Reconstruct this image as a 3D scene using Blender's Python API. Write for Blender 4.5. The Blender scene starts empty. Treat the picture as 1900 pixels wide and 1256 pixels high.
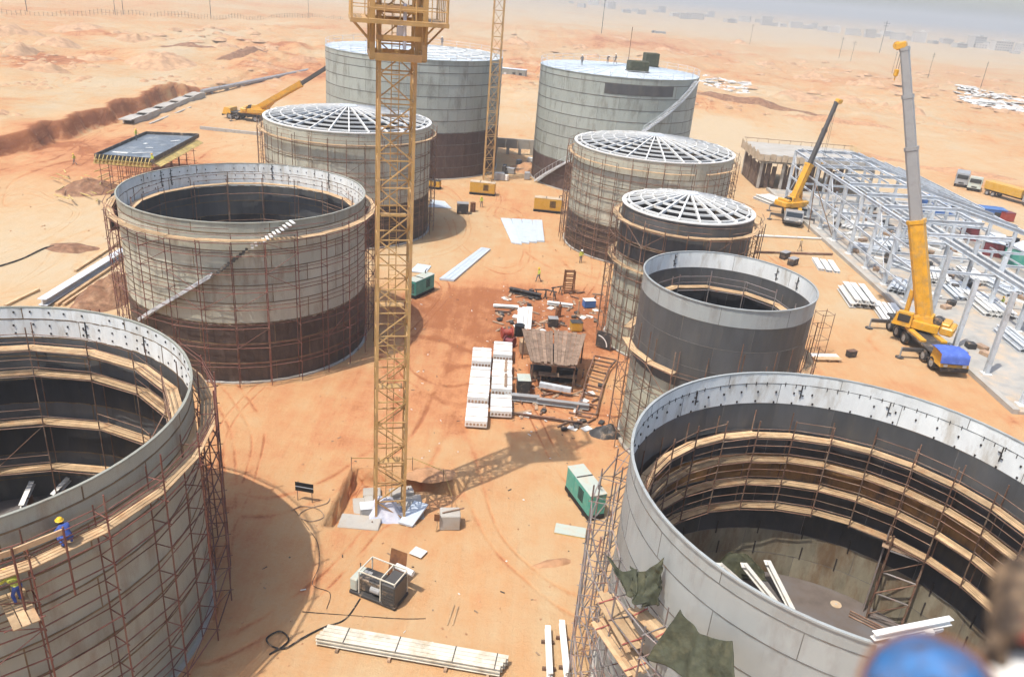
import bpy, math, random
from mathutils import Vector, Matrix, noise
random.seed(7)
S = bpy.context.scene
COL = S.collection
R_ = math.radians

# ------------------------------------------------------------------ camera, sky, sun, exposure
CAMZ = 32.0
FPX, PITCH, ROLL = 1462.06, R_(24.181), R_(4.8415)
cp, sp, cr, sr = math.cos(PITCH), math.sin(PITCH), math.cos(ROLL), math.sin(ROLL)
FWD = Vector((0, cp, -sp)); _r = Vector((1, 0, 0)); _d = Vector((0, -sp, -cp))
RGT = _r * cr - _d * sr
DWN = _r * sr + _d * cr
cam = bpy.data.cameras.new('camera')
cam_ob = bpy.data.objects.new('camera', cam); COL.objects.link(cam_ob)
m3 = Matrix((RGT, -DWN, -FWD)).transposed()
cam_ob.matrix_world = Matrix.Translation((0, 0, CAMZ)) @ m3.to_4x4()
cam.sensor_width = 36.0; cam.lens = FPX / 1900 * 36
cam.clip_start = 0.05; cam.clip_end = 40000
cam.dof.use_dof = True; cam.dof.focus_distance = 55; cam.dof.aperture_fstop = 1.7
S.camera = cam_ob

SUN_EL, SUN_AZ = R_(65.5), R_(43)          # azimuth: direction in which shadows fall, from +X towards +Y
W = bpy.data.worlds.new('World'); S.world = W; W.use_nodes = True
nt = W.node_tree; bg = nt.nodes['Background']
sky = nt.nodes.new('ShaderNodeTexSky'); sky.sky_type = 'NISHITA'; sky.sun_disc = False
sky.sun_elevation = SUN_EL
sky.sun_rotation = math.atan2(-math.cos(SUN_AZ), -math.sin(SUN_AZ))
sky.air_density = 1.0; sky.dust_density = 2.2; sky.ozone_density = 1.0
nt.links.new(sky.outputs[0], bg.inputs[0]); bg.inputs[1].default_value = 0.15
sun = bpy.data.lights.new('sun', 'SUN'); sun.energy = 3.1; sun.angle = R_(0.6); sun.color = (1, 0.945, 0.865)
sun_ob = bpy.data.objects.new('sun', sun); COL.objects.link(sun_ob)
sd = Vector((math.cos(SUN_AZ) * math.cos(SUN_EL), math.sin(SUN_AZ) * math.cos(SUN_EL), -math.sin(SUN_EL)))
sun_ob.rotation_euler = sd.to_track_quat('-Z', 'Y').to_euler()
S.view_settings.view_transform = 'Standard'; S.view_settings.look = 'None'
S.view_settings.exposure = 0.70; S.view_settings.gamma = 1.0
S.cycles.max_bounces = 6; S.cycles.diffuse_bounces = 3; S.cycles.glossy_bounces = 2; S.cycles.volume_bounces = 0
S.cycles.use_adaptive_sampling = True; S.cycles.adaptive_threshold = 0.03; S.cycles.adaptive_min_samples = 24

# ------------------------------------------------------------------ pixel helpers (pixels of the 1900 x 1256 photograph)
def ray(px, py):
    return FWD + RGT * ((px - 950) / FPX) + DWN * ((py - 628) / FPX)
def at(px, py, z=0.0):
    d = ray(px, py); k = (CAMZ - z) / -d.z
    return Vector((d.x * k, d.y * k, z))
def on_y(px, py, Y):
    d = ray(px, py); k = Y / d.y
    return Vector((d.x * k, Y, CAMZ + d.z * k))

# ------------------------------------------------------------------ materials
MATS = {}
def mat(name, col, rough=0.7, var=0.25, scale=1.5, col2=None, mix2=0.5, scale2=0.6, metal=0.0, bump=0.0, bscale=20,
        objvar=0.0, streak=False, spec=0.3, two=None):
    m = bpy.data.materials.new(name); m.use_nodes = True
    t = m.node_tree; N = t.nodes; L = t.links; b = N['Principled BSDF']
    b.inputs['Roughness'].default_value = rough; b.inputs['Metallic'].default_value = metal
    b.inputs['Specular IOR Level'].default_value = spec
    g = N.new('ShaderNodeNewGeometry'); pos = g.outputs['Position']
    if streak:
        mp = N.new('ShaderNodeMapping'); mp.inputs['Scale'].default_value = (1, 1, 0.3)
        L.new(pos, mp.inputs[0]); pos2 = mp.outputs[0]
    else: pos2 = pos
    n = N.new('ShaderNodeTexNoise'); n.inputs['Scale'].default_value = scale; n.inputs['Detail'].default_value = 6
    n.inputs['Roughness'].default_value = 0.65
    L.new(pos2, n.inputs['Vector'])
    r = N.new('ShaderNodeMapRange'); r.inputs[1].default_value = 0.3; r.inputs[2].default_value = 0.7
    r.inputs[3].default_value = 1 - var; r.inputs[4].default_value = 1 + var
    L.new(n.outputs[0], r.inputs[0])
    cur = r.outputs[0]
    if objvar:
        oi = N.new('ShaderNodeObjectInfo')
        r2 = N.new('ShaderNodeMapRange'); r2.inputs[3].default_value = 1 - objvar; r2.inputs[4].default_value = 1 + objvar
        L.new(oi.outputs['Random'], r2.inputs[0])
        mu = N.new('ShaderNodeMath'); mu.operation = 'MULTIPLY'; L.new(cur, mu.inputs[0]); L.new(r2.outputs[0], mu.inputs[1]); cur = mu.outputs[0]
    mx = N.new('ShaderNodeMix'); mx.data_type = 'RGBA'
    mx.inputs[6].default_value = (*col, 1); mx.inputs[7].default_value = (*(col2 or col), 1); mx.inputs[0].default_value = 0
    if col2:
        n2 = N.new('ShaderNodeTexNoise'); n2.inputs['Scale'].default_value = scale2; n2.inputs['Detail'].default_value = 7
        n2.inputs['Roughness'].default_value = 0.7
        L.new(pos2, n2.inputs['Vector'])
        r3 = N.new('ShaderNodeMapRange'); r3.inputs[1].default_value = 0.62 - 0.28 * mix2; r3.inputs[2].default_value = 0.80 - 0.28 * mix2
        L.new(n2.outputs[0], r3.inputs[0]); L.new(r3.outputs[0], mx.inputs[0])
    out = mx.outputs[2]
    if two:                                   # darker coat up to about z0 with a ragged, dripping upper edge
        sx = N.new('ShaderNodeSeparateXYZ'); L.new(pos, sx.inputs[0])
        mp2 = N.new('ShaderNodeMapping'); mp2.inputs['Scale'].default_value = (1, 1, 0.45); L.new(pos, mp2.inputs[0])
        n4 = N.new('ShaderNodeTexNoise'); n4.inputs['Scale'].default_value = 1.6; n4.inputs['Detail'].default_value = 6; n4.inputs['Roughness'].default_value = .75; L.new(mp2.outputs[0], n4.inputs['Vector'])
        ma = N.new('ShaderNodeMath'); ma.operation = 'MULTIPLY_ADD'; ma.inputs[1].default_value = -.9; L.new(n4.outputs[0], ma.inputs[0]); L.new(sx.outputs[2], ma.inputs[2])
        r5 = N.new('ShaderNodeMapRange'); r5.inputs[1].default_value = two[1] - .55; r5.inputs[2].default_value = two[1] - .38; L.new(ma.outputs[0], r5.inputs[0])
        m5 = N.new('ShaderNodeMix'); m5.data_type = 'RGBA'; L.new(r5.outputs[0], m5.inputs[0])
        lo = N.new('ShaderNodeMix'); lo.data_type = 'RGBA'; lo.inputs[6].default_value = (*two[0], 1); lo.inputs[7].default_value = (two[0][0] * 1.9, two[0][1] * 1.9, two[0][2] * 1.7, 1)
        r6 = N.new('ShaderNodeMapRange'); r6.inputs[1].default_value = .45; r6.inputs[2].default_value = .75; L.new(n4.outputs[0], r6.inputs[0]); L.new(r6.outputs[0], lo.inputs[0])
        L.new(lo.outputs[2], m5.inputs[6]); L.new(out, m5.inputs[7]); out = m5.outputs[2]
    v = N.new('ShaderNodeVectorMath'); v.operation = 'SCALE'
    L.new(out, v.inputs[0]); L.new(cur, v.inputs['Scale']); L.new(v.outputs[0], b.inputs['Base Color'])
    if bump:
        n3 = N.new('ShaderNodeTexNoise'); n3.inputs['Scale'].default_value = bscale; n3.inputs['Detail'].default_value = 5
        L.new(pos, n3.inputs['Vector'])
        bp = N.new('ShaderNodeBump'); bp.inputs['Strength'].default_value = bump; bp.inputs['Distance'].default_value = 0.05
        L.new(n3.outputs[0], bp.inputs['Height']); L.new(bp.outputs[0], b.inputs['Normal'])
    MATS[name] = m
    return m
DUST = (0.34, 0.24, 0.15)
mat('plate_grey', (0.30, 0.30, 0.245), 0.55, 0.09, 0.7, (0.23, 0.20, 0.155), 0.42, 0.9, objvar=0.11, streak=True, bump=0.45, bscale=.9)
mat('plate_light', (0.315, 0.33, 0.315), 0.5, 0.07, 0.7, (0.25, 0.245, 0.225), 0.4, 0.8, objvar=0.09, streak=True, bump=0.45, bscale=.9)
mat('plate_green', (0.38, 0.375, 0.29), 0.55, 0.09, 0.7, (0.21, 0.175, 0.125), 0.42, 0.9, objvar=0.12, streak=True, bump=0.4, bscale=.9)
mat('plate_far', (0.27, 0.31, 0.29), 0.55, 0.07, 0.6, (0.21, 0.215, 0.18), 0.42, 0.7, objvar=0.09, streak=True, bump=0.3, bscale=.6)
mat('plate_maroon', (0.085, 0.052, 0.044), 0.6, 0.25, 0.8, (0.13, 0.085, 0.06), 0.5, 0.8, objvar=0.12, streak=True)
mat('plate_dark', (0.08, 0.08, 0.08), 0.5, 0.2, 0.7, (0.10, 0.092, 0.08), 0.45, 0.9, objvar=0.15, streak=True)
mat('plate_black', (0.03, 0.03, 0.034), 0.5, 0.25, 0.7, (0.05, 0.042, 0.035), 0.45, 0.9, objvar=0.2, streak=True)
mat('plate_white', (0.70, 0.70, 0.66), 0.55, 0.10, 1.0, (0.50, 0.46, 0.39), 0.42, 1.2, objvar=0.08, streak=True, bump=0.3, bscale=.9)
mat('plate_rust', (0.23, 0.12, 0.045), 0.7, 0.3, 0.8, (0.06, 0.045, 0.035), 0.5, 0.7, objvar=0.2, streak=True)
mat('plate_pale', (0.235, 0.21, 0.15), 0.6, 0.25, 1.2, (0.16, 0.105, 0.06), 0.65, 0.7, objvar=0.15, streak=True)
for _k, _z in (('T2', 5.35), ('T3', 5.4), ('T6', 4.65)): mat('coat_' + _k, (0.42, 0.41, 0.325), 0.55, 0.09, 0.7, (0.29, 0.245, 0.18), 0.42, 0.9, objvar=0.12, streak=True, bump=0.4, bscale=.9, two=((0.058, 0.040, 0.034), _z))
for _k, _z in (('T4', 7.9), ('T5', 4.9)): mat('coat_' + _k, (0.315, 0.34, 0.30), 0.55, 0.07, 0.6, (0.21, 0.215, 0.18), 0.42, 0.7, objvar=0.09, streak=True, bump=0.3, bscale=.6, two=((0.075, 0.048, 0.041), _z))
mat('weld', (0.15, 0.10, 0.055), 0.75, 0.35, 1.2, (0.22, 0.15, 0.07), 0.45, 1.0)
mat('weld_dark', (0.13, 0.125, 0.115), 0.7, 0.3, 1.2, (0.17, 0.12, 0.08), 0.4, 0.8)
mat('beam_cream', (0.60, 0.56, 0.46), 0.6, 0.12, 1.0, (0.44, 0.36, 0.25), 0.5, 0.9, objvar=0.1)
mat('rag', (0.34, 0.10, 0.08), 0.9, 0.3, 4)
mat('brown_wall', (0.13, 0.085, 0.06), 0.9, 0.35, 1.0, (0.24, 0.17, 0.11), 0.45, 0.7, objvar=0.2)
mat('lug', (0.035, 0.028, 0.025), 0.7, 0.3, 3)
mat('wood', (0.47, 0.325, 0.185), 0.8, 0.25, 1.5, (0.42, 0.24, 0.12), 0.45, 1.2, objvar=0.22, bump=0.2, bscale=15)
mat('wood_roof', (0.24, 0.165, 0.115), 0.85, 0.3, 2.2, (0.15, 0.10, 0.07), 0.5, 1.4, objvar=0.2, bump=0.4, bscale=10)
mat('wood_old', (0.34, 0.23, 0.15), 0.85, 0.3, 1.8, (0.22, 0.15, 0.1), 0.5, 1.0, objvar=0.25, bump=0.3, bscale=12)
mat('pipe_red', (0.16, 0.062, 0.045), 0.6, 0.35, 1.5, (0.16, 0.09, 0.06), 0.5, 1.2, objvar=0.3)
mat('pipe_rust', (0.16, 0.085, 0.055), 0.65, 0.35, 1.5, (0.22, 0.16, 0.11), 0.5, 1.2, objvar=0.35)
mat('pipe_grey', (0.20, 0.18, 0.17), 0.5, 0.3, 1.5, (0.2, 0.1, 0.07), 0.5, 1.5, objvar=0.35)
mat('mast_yellow', (0.46, 0.285, 0.11), 0.5, 0.18, 1.0, (0.42, 0.25, 0.12), 0.55, 0.9, objvar=0.12)
mat('crane_yellow', (0.64, 0.325, 0.025), 0.4, 0.16, 1.4, (0.47, 0.28, 0.08), 0.52, 1.3, spec=0.45, bump=.1, bscale=4)
mat('spoil', (0.46, 0.285, 0.16), 0.95, 0.25, 0.5, (0.35, 0.20, 0.11), 0.5, 0.3, bump=.8, bscale=1.2)
mat('machine_yellow', (0.55, 0.31, 0.04), 0.45, 0.15, 1.5, (0.42, 0.26, 0.09), 0.45, 1.5)
mat('boom_grey', (0.30, 0.295, 0.285), 0.4, 0.12, 0.8, (0.22, 0.21, 0.2), 0.4, 0.8, spec=0.5)
mat('boom_dark', (0.075, 0.07, 0.065), 0.4, 0.15, 0.8)
mat('dark_metal', (0.05, 0.047, 0.045), 0.55, 0.3, 1.5, DUST, 0.3, 1.5, objvar=0.15)
mat('rubber', (0.028, 0.026, 0.025), 0.85, 0.3, 3, DUST, 0.35, 3)
mat('galv', (0.52, 0.55, 0.57), 0.45, 0.12, 1.2, (0.38, 0.37, 0.35), 0.4, 1.0, objvar=0.15, spec=0.5)
mat('white_steel', (0.68, 0.67, 0.63), 0.45, 0.08, 1.2, (0.55, 0.49, 0.40), 0.35, 1.2, objvar=0.08)
mat('concrete', (0.40, 0.375, 0.33), 0.9, 0.15, 1.0, (0.32, 0.27, 0.21), 0.5, 0.5, bump=0.25, bscale=6)
mat('concrete_floor', (0.36, 0.345, 0.31), 0.9, 0.2, 0.5, (0.42, 0.32, 0.22), 0.55, 0.25, bump=0.15, bscale=3)
mat('tank_floor', (0.14, 0.115, 0.10), 0.75, 0.3, 0.5, (0.10, 0.10, 0.105), 0.6, 0.25)
mat('sheet_blue', (0.52, 0.58, 0.63), 0.3, 0.08, 1.5, (0.44, 0.48, 0.52), 0.4, 1.0, objvar=0.08, spec=0.6)
mat('roof_sheet', (0.52, 0.57, 0.60), 0.4, 0.08, 1.0, (0.44, 0.46, 0.46), 0.4, 0.7, objvar=0.06)
mat('teal', (0.075, 0.30, 0.235), 0.45, 0.12, 1.5, (0.16, 0.30, 0.22), 0.4, 1.5)
mat('teal_pale', (0.42, 0.46, 0.40), 0.6, 0.1, 1.5, (0.42, 0.36, 0.27), 0.5, 1.5)
mat('tarp_green', (0.05, 0.053, 0.032), 0.8, 0.35, 2.2, (0.085, 0.08, 0.045), 0.5, 1.8, bump=0.8, bscale=5)
mat('tarp_blue', (0.07, 0.13, 0.45), 0.6, 0.15, 2, (0.13, 0.2, 0.5), 0.4, 1.5, bump=0.4, bscale=6)
mat('tarp_pale', (0.55, 0.56, 0.62), 0.7, 0.2, 1.6, (0.38, 0.42, 0.52), 0.5, 1.4, bump=0.4, bscale=5)
mat('soil_dark', (0.20, 0.10, 0.055), 0.95, 0.35, 1.5, (0.32, 0.19, 0.11), 0.5, 0.8, bump=0.6, bscale=3)
mat('soil', (0.42, 0.235, 0.125), 0.95, 0.25, 1.2, (0.33, 0.17, 0.085), 0.5, 0.5, bump=0.6, bscale=3)
mat('rust_plate', (0.20, 0.085, 0.035), 0.85, 0.3, 2, (0.11, 0.05, 0.03), 0.5, 1.5)
mat('black', (0.015, 0.015, 0.016), 0.6, 0.3, 2)
mat('red', (0.32, 0.05, 0.035), 0.5, 0.2, 2, (0.2, 0.08, 0.05), 0.4, 2)
mat('maroon_box', (0.17, 0.035, 0.04), 0.5, 0.15, 1, (0.22, 0.09, 0.07), 0.4, 0.8)
mat('blue_box', (0.055, 0.14, 0.36), 0.5, 0.15, 1, (0.12, 0.2, 0.35), 0.4, 0.8)
mat('form_yellow', (0.46, 0.34, 0.11), 0.7, 0.2, 2, (0.35, 0.24, 0.11), 0.5, 1.5, objvar=0.15)
mat('form_tray', (0.13, 0.15, 0.17), 0.5, 0.3, 0.7, (0.30, 0.31, 0.30), 0.45, 0.5)
mat('glass_dark', (0.02, 0.025, 0.03), 0.12, 0.1, 1, spec=0.7)
mat('hi_vis', (0.47, 0.50, 0.08), 0.6, 0.1, 4)
mat('cloth_blue', (0.05, 0.09, 0.30), 0.85, 0.25, 6)
mat('cloth_grey', (0.16, 0.15, 0.15), 0.85, 0.25, 6)
mat('cloth_tan', (0.33, 0.25, 0.16), 0.85, 0.25, 6)
mat('skin', (0.22, 0.12, 0.08), 0.6, 0.1, 6)
mat('boot', (0.04, 0.03, 0.025), 0.8, 0.1, 6)
mat('helmet_yellow', (0.75, 0.45, 0.03), 0.35, 0.05, 6)
mat('helmet_white', (0.75, 0.75, 0.72), 0.35, 0.05, 6)
mat('winch_blue', (0.035, 0.15, 0.36), 0.6, 0.4, 30, (0.10, 0.065, 0.05), 0.62, 34, spec=0.3)
mat('rope_brown', (0.06, 0.042, 0.03), 0.8, 0.4, 40, (0.33, 0.22, 0.13), 0.5, 30)
mat('far_wall', (0.55, 0.52, 0.47), 0.9, 0.1, 0.05, objvar=0.2)
mat('far_window', (0.10, 0.10, 0.11), 0.4, 0.1, 0.1)
mat('pale_sand_wall', (0.50, 0.40, 0.28), 0.9, 0.15, 0.6, (0.38, 0.27, 0.17), 0.5, 0.8)

# ------------------------------------------------------------------ mesh helpers
class MB:
    def __init__(s): s.v = []; s.f = []; s.m = []
    def add(s, vs, fs, mi=0):
        o = len(s.v); s.v += [tuple(v) for v in vs]
        for f in fs: s.f.append(tuple(i + o for i in f)); s.m.append(mi)
    def hexa(s, p, mi=0):            # 8 corners: bottom 4 ccw, top 4 ccw
        s.add(p, [(3, 2, 1, 0), (4, 5, 6, 7), (0, 1, 5, 4), (1, 2, 6, 5), (2, 3, 7, 6), (3, 0, 4, 7)], mi); return s
    def box(s, c, d, mi=0, rz=0, M=None, bev=0.0):
        hx, hy, hz = d[0] / 2, d[1] / 2, d[2] / 2
        if bev:                       # chamfered: three stacked rings
            b = min(bev, hx * .9, hy * .9, hz * .9); P = []; c8 = []
            for z, e in ((-hz, b), (-hz + b, 0), (hz - b, 0), (hz, b)):
                X, Y = hx - e, hy - e; q = b if not e else b * .4
                P += [(-X + q, -Y, z), (X - q, -Y, z), (X, -Y + q, z), (X, Y - q, z), (X - q, Y, z), (-X + q, Y, z), (-X, Y - q, z), (-X, -Y + q, z)]
            F = [tuple(range(7, -1, -1)), tuple(range(24, 32))]
            for k in range(3):
                for i in range(8): j = (i + 1) % 8; F.append((k * 8 + i, k * 8 + j, k * 8 + 8 + j, k * 8 + 8 + i))
        else:
            P = [(-hx, -hy, -hz), (hx, -hy, -hz), (hx, hy, -hz), (-hx, hy, -hz), (-hx, -hy, hz), (hx, -hy, hz), (hx, hy, hz), (-hx, hy, hz)]
            F = [(3, 2, 1, 0), (4, 5, 6, 7), (0, 1, 5, 4), (1, 2, 6, 5), (2, 3, 7, 6), (3, 0, 4, 7)]
        T = (M or Matrix.Identity(4)) @ Matrix.Translation(c) @ Matrix.Rotation(rz, 4, 'Z')
        s.add([T @ Vector(p) for p in P], F, mi)
        return s
    def bar(s, a, b, w, h, mi=0, up=(0, 0, 1)):
        a = Vector(a); b = Vector(b); T = frame(a, b, up)
        s.box((0, 0, (b - a).length / 2), (w, h, (b - a).length), mi, M=T); return s
    def tube(s, a, b, r, mi=0, n=8, r2=None, cap=True):
        a = Vector(a); b = Vector(b); T = frame(a, b); L = (b - a).length; r2 = r if r2 is None else r2
        P = [T @ Vector((r * math.cos(2 * math.pi * i / n), r * math.sin(2 * math.pi * i / n), 0)) for i in range(n)]
        P += [T @ Vector((r2 * math.cos(2 * math.pi * i / n), r2 * math.sin(2 * math.pi * i / n), L)) for i in range(n)]
        F = [(i, (i + 1) % n, n + (i + 1) % n, n + i) for i in range(n)]
        if cap: F += [tuple(range(n - 1, -1, -1)), tuple(range(n, 2 * n))]
        s.add(P, F, mi); return s
    def path(s, pts, r, mi=0, n=6):
        for a, b in zip(pts[:-1], pts[1:]): s.tube(a, b, r, mi, n)
        return s
    def prism(s, poly, z0, z1, mi=0, M=None):
        M = M or Matrix.Identity(4); n = len(poly)
        P = [M @ Vector((x, y, z0)) for x, y in poly] + [M @ Vector((x, y, z1)) for x, y in poly]
        s.add(P, [tuple(range(n - 1, -1, -1)), tuple(range(n, 2 * n))] + [(i, (i + 1) % n, n + (i + 1) % n, n + i) for i in range(n)], mi); return s
    def mesh(s, name, mats, smooth=False):
        me = bpy.data.meshes.new(name); me.from_pydata(s.v, [], s.f)
        for m in ([mats] if isinstance(mats, str) else mats): me.materials.append(MATS[m])
        if any(s.m): me.polygons.foreach_set('material_index', s.m)
        if smooth: me.polygons.foreach_set('use_smooth', [True] * len(me.polygons))
        me.update(); return me
    def build(s, name, mats, parent=None, M=None, smooth=False):
        return inst(name, s.mesh(name, mats, smooth), parent, M)
def frame(a, b, up=(0, 0, 1)):
    z = (Vector(b) - Vector(a)).normalized(); u = Vector(up)
    if abs(z.dot(u)) > 0.999: u = Vector((1, 0, 0)) if abs(z.x) < .9 else Vector((0, 1, 0))
    x = u.cross(z).normalized(); y = z.cross(x)
    T = Matrix((x, y, z)).transposed().to_4x4(); T.translation = a
    return T
def inst(name, me, parent=None, M=None):
    o = bpy.data.objects.new(name, me); COL.objects.link(o)
    if parent is not None: o.parent = parent
    if M is not None: o.matrix_local = M
    return o
def tag(o, label=None, cat=None, group=None, kind=None):
    if label: o['label'] = label
    if cat: o['category'] = cat
    if group: o['group'] = group
    if kind or cat: o['kind'] = kind or 'thing'
    return o
def thing(name, label, cat, loc=(0, 0, 0), rz=0, group=None):
    o = bpy.data.objects.new(name, None); COL.objects.link(o); o.empty_display_size = 0.3
    o.location = loc; o.rotation_euler = (0, 0, rz)
    return tag(o, label, cat, group)
def copy_tree(o, parent=None):
    c = o.copy(); COL.objects.link(c)
    if parent is not None: c.parent = parent
    for ch in list(o.children): copy_tree(ch, c)
    return c
UB, UT = {}, {}
def ubox(m):
    if m not in UB: UB[m] = MB().box((0, 0, .5), (1, 1, 1)).mesh('bar_' + m, m)
    return UB[m]
def utube(m):
    if m not in UT: UT[m] = MB().tube((0, 0, 0), (0, 0, 1), 1, 0, 6).mesh('tube_' + m, m)
    return UT[m]
def pipe(name, parent, a, b, r, m):
    a = Vector(a); b = Vector(b)
    return inst(name, utube(m), parent, frame(a, b) @ Matrix.Diagonal((r, r, (b - a).length, 1)))
def beam(name, parent, a, b, w, h, m, up=(0, 0, 1)):    # w: sideways, h: along up
    a = Vector(a); b = Vector(b)
    return inst(name, ubox(m), parent, frame(a, b, up) @ Matrix.Diagonal((w, h, (b - a).length, 1)))
def pol(r, a, z=0): return Vector((r * math.cos(a), r * math.sin(a), z))
def sstep(a, b, x):
    t = max(0, min(1, (x - a) / (b - a))); return t * t * (3 - 2 * t)
def lerp(a, b, t): return a + (b - a) * t
# ------------------------------------------------------------------ ground
def nz(x, y, s, o=0.0): return noise.noise(Vector((x * s + o, y * s - o, o * 1.7)))
def fbm(x, y, s, o=0.0):
    return nz(x, y, s, o) + .5 * nz(x, y, s * 2.1, o + 3) + .25 * nz(x, y, s * 4.3, o + 7)
def cliff_x(y):
    return -86.5 + 3.6 * nz(0, y, .06, 2) + 2.6 * nz(0, y, .16, 5) + 1.7 * nz(0, y, .42, 9)
PIT = [(-11.2, 47.2), (-11.9, 41.2), (-7.5, 40.2), (-3.2, 45.0), (-4.6, 47.0)]
def pit(x, y):
    # excavation round the mast foot: a cut trench at the left and back, sloping out to the front
    e = -10.45 - (46.5 - y) * .08 + .12 * nz(0, y, .9, 3)
    bk = 46.6 + .2 * nz(x, 0, .8, 4) - .04 * (x + 7)
    inside = sstep(e, e + .22, x) * sstep(bk + .1, bk - .12, y) * sstep(-2.4, -3.0, x - (y - 45) * .25)
    front = sstep(39.6, 43.0, y)
    tr = sstep(e + 1.0, e + .7, x) * sstep(40.2, 40.5, y) + sstep(bk - 1.1, bk - .8, y)
    return -(.55 * front + .75 * min(1, tr)) * inside
def height(x, y):
    d = math.hypot(x - 5, y - 75)
    h = .05 * nz(x, y, .35) + .03 * nz(x, y, 1.1, 4)
    h += pit(x, y)
    cx = cliff_x(y)
    f = sstep(cx + .9, cx - .7, x)
    amp = (3.3 + .9 * nz(0, y, .12, 6)) * (1 - sstep(196, 214, y)) + 0.5 * sstep(196, 214, y)
    if f > 0: h += f * (amp + .6 * fbm(x, y, .03, 3) + .3 * fbm(x, y, .15, 1) * sstep(cx - 4, cx - 16, x))
    # low spoil at the foot of the cut
    h += (1 - f) * .7 * math.exp(-((x - cx - 5) / 4.0) ** 2) * max(0, .3 + fbm(x, y, .12, 8)) * sstep(105, 125, y) * (1 - sstep(190, 205, y))
    # rough spoil country outside the levelled site
    out = max(sstep(205, 300, y), sstep(105, 170, x), sstep(-100, -190, x) * sstep(150, 260, y))
    far = 1 - sstep(620, 900, y)
    if out > 0:
        h += out * far * (1.6 + 2.6 * fbm(x, y, .013, 11) + 2.0 * abs(fbm(x, y, .04, 5)) + .9 * fbm(x, y, .13, 2))
        h += out * (1 - far) * 1.5 * fbm(x, y, .004, 3)
    return h
PATCH = [(at(px, py, 1.5), rx, ry, a) for px, py, rx, ry, a in ((1360, 235, 16, 30, -.45), (1330, 160, 14, 25, -.35), (1500, 150, 40, 60, .12), (1150, 75, 40, 80, .25), (1560, 260, 14, 20, .2), (1800, 330, 25, 14, .2), (1250, 95, 40, 50, .2),
    (130, 110, 22, 40, .35), (60, 120, 18, 30, .2), (330, 110, 14, 40, -.25), (480, 95, 20, 30, .2), (540, 130, 14, 25, .25), (590, 105, 10, 16, -.3), (950, 200, 14, 30, -.3), (960, 120, 20, 40, .2))]
TRACK = [at(*p, 3.0) for p in ((-60, 235), (60, 215), (160, 180), (270, 150), (310, 120), (300, 95), (380, 70), (520, 45))]
TRACK2 = [at(*p, 1.0) for p in ((1410, 190), (1560, 300), (1700, 330), (1800, 360), (1950, 400))]
def seg_d(P, x, y):
    best = 1e9
    for a, b in zip(P[:-1], P[1:]):
        dx, dy = b.x - a.x, b.y - a.y; t = max(0, min(1, ((x - a.x) * dx + (y - a.y) * dy) / (dx * dx + dy * dy)))
        best = min(best, (a.x + dx * t - x) ** 2 + (a.y + dy * t - y) ** 2)
    return best
def soil_mix(x, y):
    # 0 pale sand .. 1 red earth: where the earth itself is redder
    v = .46 + .34 * fbm(x, y, .018, 1) + .20 * fbm(x, y, .07, 6) + .10 * fbm(x, y, .3, 2)
    for (px, py, rx, ry, a) in ((2, 78, 14, 8, .72), (-10, 57, 11, 7, .18), (4, 57, 8, 5, .15), (33, 62, 8, 22, .26), (34, 100, 6, 16, .12), (-4, 128, 12, 7, .28), (-58, 128, 14, 14, .3),
                                (-75, 138, 14, 30, .35), (6, 40, 10, 9, -.10), (-5, 95, 12, 10, -.15), (38, 88, 5, 5, -.3), (30, 185, 22, 18, -.5), (-60, 160, 22, 26, -.12), (-55, 90, 18, 18, -.12),
                                (75, 135, 12, 40, -.45), (-125, 170, 32, 60, -.2), (55, 200, 40, 25, -.25)):
        v += a * math.exp(-((x - px) / rx) ** 2 - ((y - py) / ry) ** 2)
    for p, rx, ry, a in PATCH:
        e = ((x - p.x) / rx) ** 2 + ((y - p.y) / ry) ** 2
        if e < 8: v += a * math.exp(-e) * (1 + .6 * nz(x, y, .06, 9))
    if 110 < y < 800:
        if x < -60: v -= .25 * math.exp(-seg_d(TRACK, x, y) / 36)
        elif x > 50: v -= .2 * math.exp(-seg_d(TRACK2, x, y) / 60)
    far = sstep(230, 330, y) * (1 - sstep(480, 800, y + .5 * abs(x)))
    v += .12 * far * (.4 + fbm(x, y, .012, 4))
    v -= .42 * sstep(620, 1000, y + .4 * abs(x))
    if x < cliff_x(y) + .8 and x > cliff_x(y) - 1.2 and 100 < y < 212: v += .65
    return max(0, min(1, v))
def axis(lo, hi, dens, far, grow=1.085):
    a = []; x = lo
    while x < hi:
        a.append(x); st = 1.6
        for l, h, s in dens:
            if l <= x < h: st = min(st, s)
        x += st
    a.append(hi); st = 1.8; x = hi
    while x < far[1]: st *= grow; x += st; a.append(x)
    st = 1.8; x = lo; b = []
    while x > far[0]: st *= grow; x -= st; b.append(x)
    return b[::-1] + a
xs = axis(-110, 120, [(-96, -78, .45), (-11.2, -9.2, .16), (-13, -1, .3), (-34, 50, 1.0)], (-9000, 9000))
ys = axis(10, 330, [(45.2, 47.2, .16), (38, 49, .3), (10, 60, .8), (100, 215, 1.1)], (-400, 9000))
gv = [(x, y, height(x, y)) for y in ys for x in xs]; nx = len(xs)
gf = [(j * nx + i, j * nx + i + 1, (j + 1) * nx + i + 1, (j + 1) * nx + i) for j in range(len(ys) - 1) for i in range(nx - 1)]
gm = bpy.data.meshes.new('ground'); gm.from_pydata(gv, [], gf); gm.polygons.foreach_set('use_smooth', [True] * len(gf))
ca = gm.attributes.new('soil', 'FLOAT', 'POINT'); ca.data.foreach_set('value', [soil_mix(v[0], v[1]) for v in gv])
m = bpy.data.materials.new('sand'); m.use_nodes = True; t = m.node_tree; N = t.nodes; L = t.links; b = N['Principled BSDF']
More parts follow.
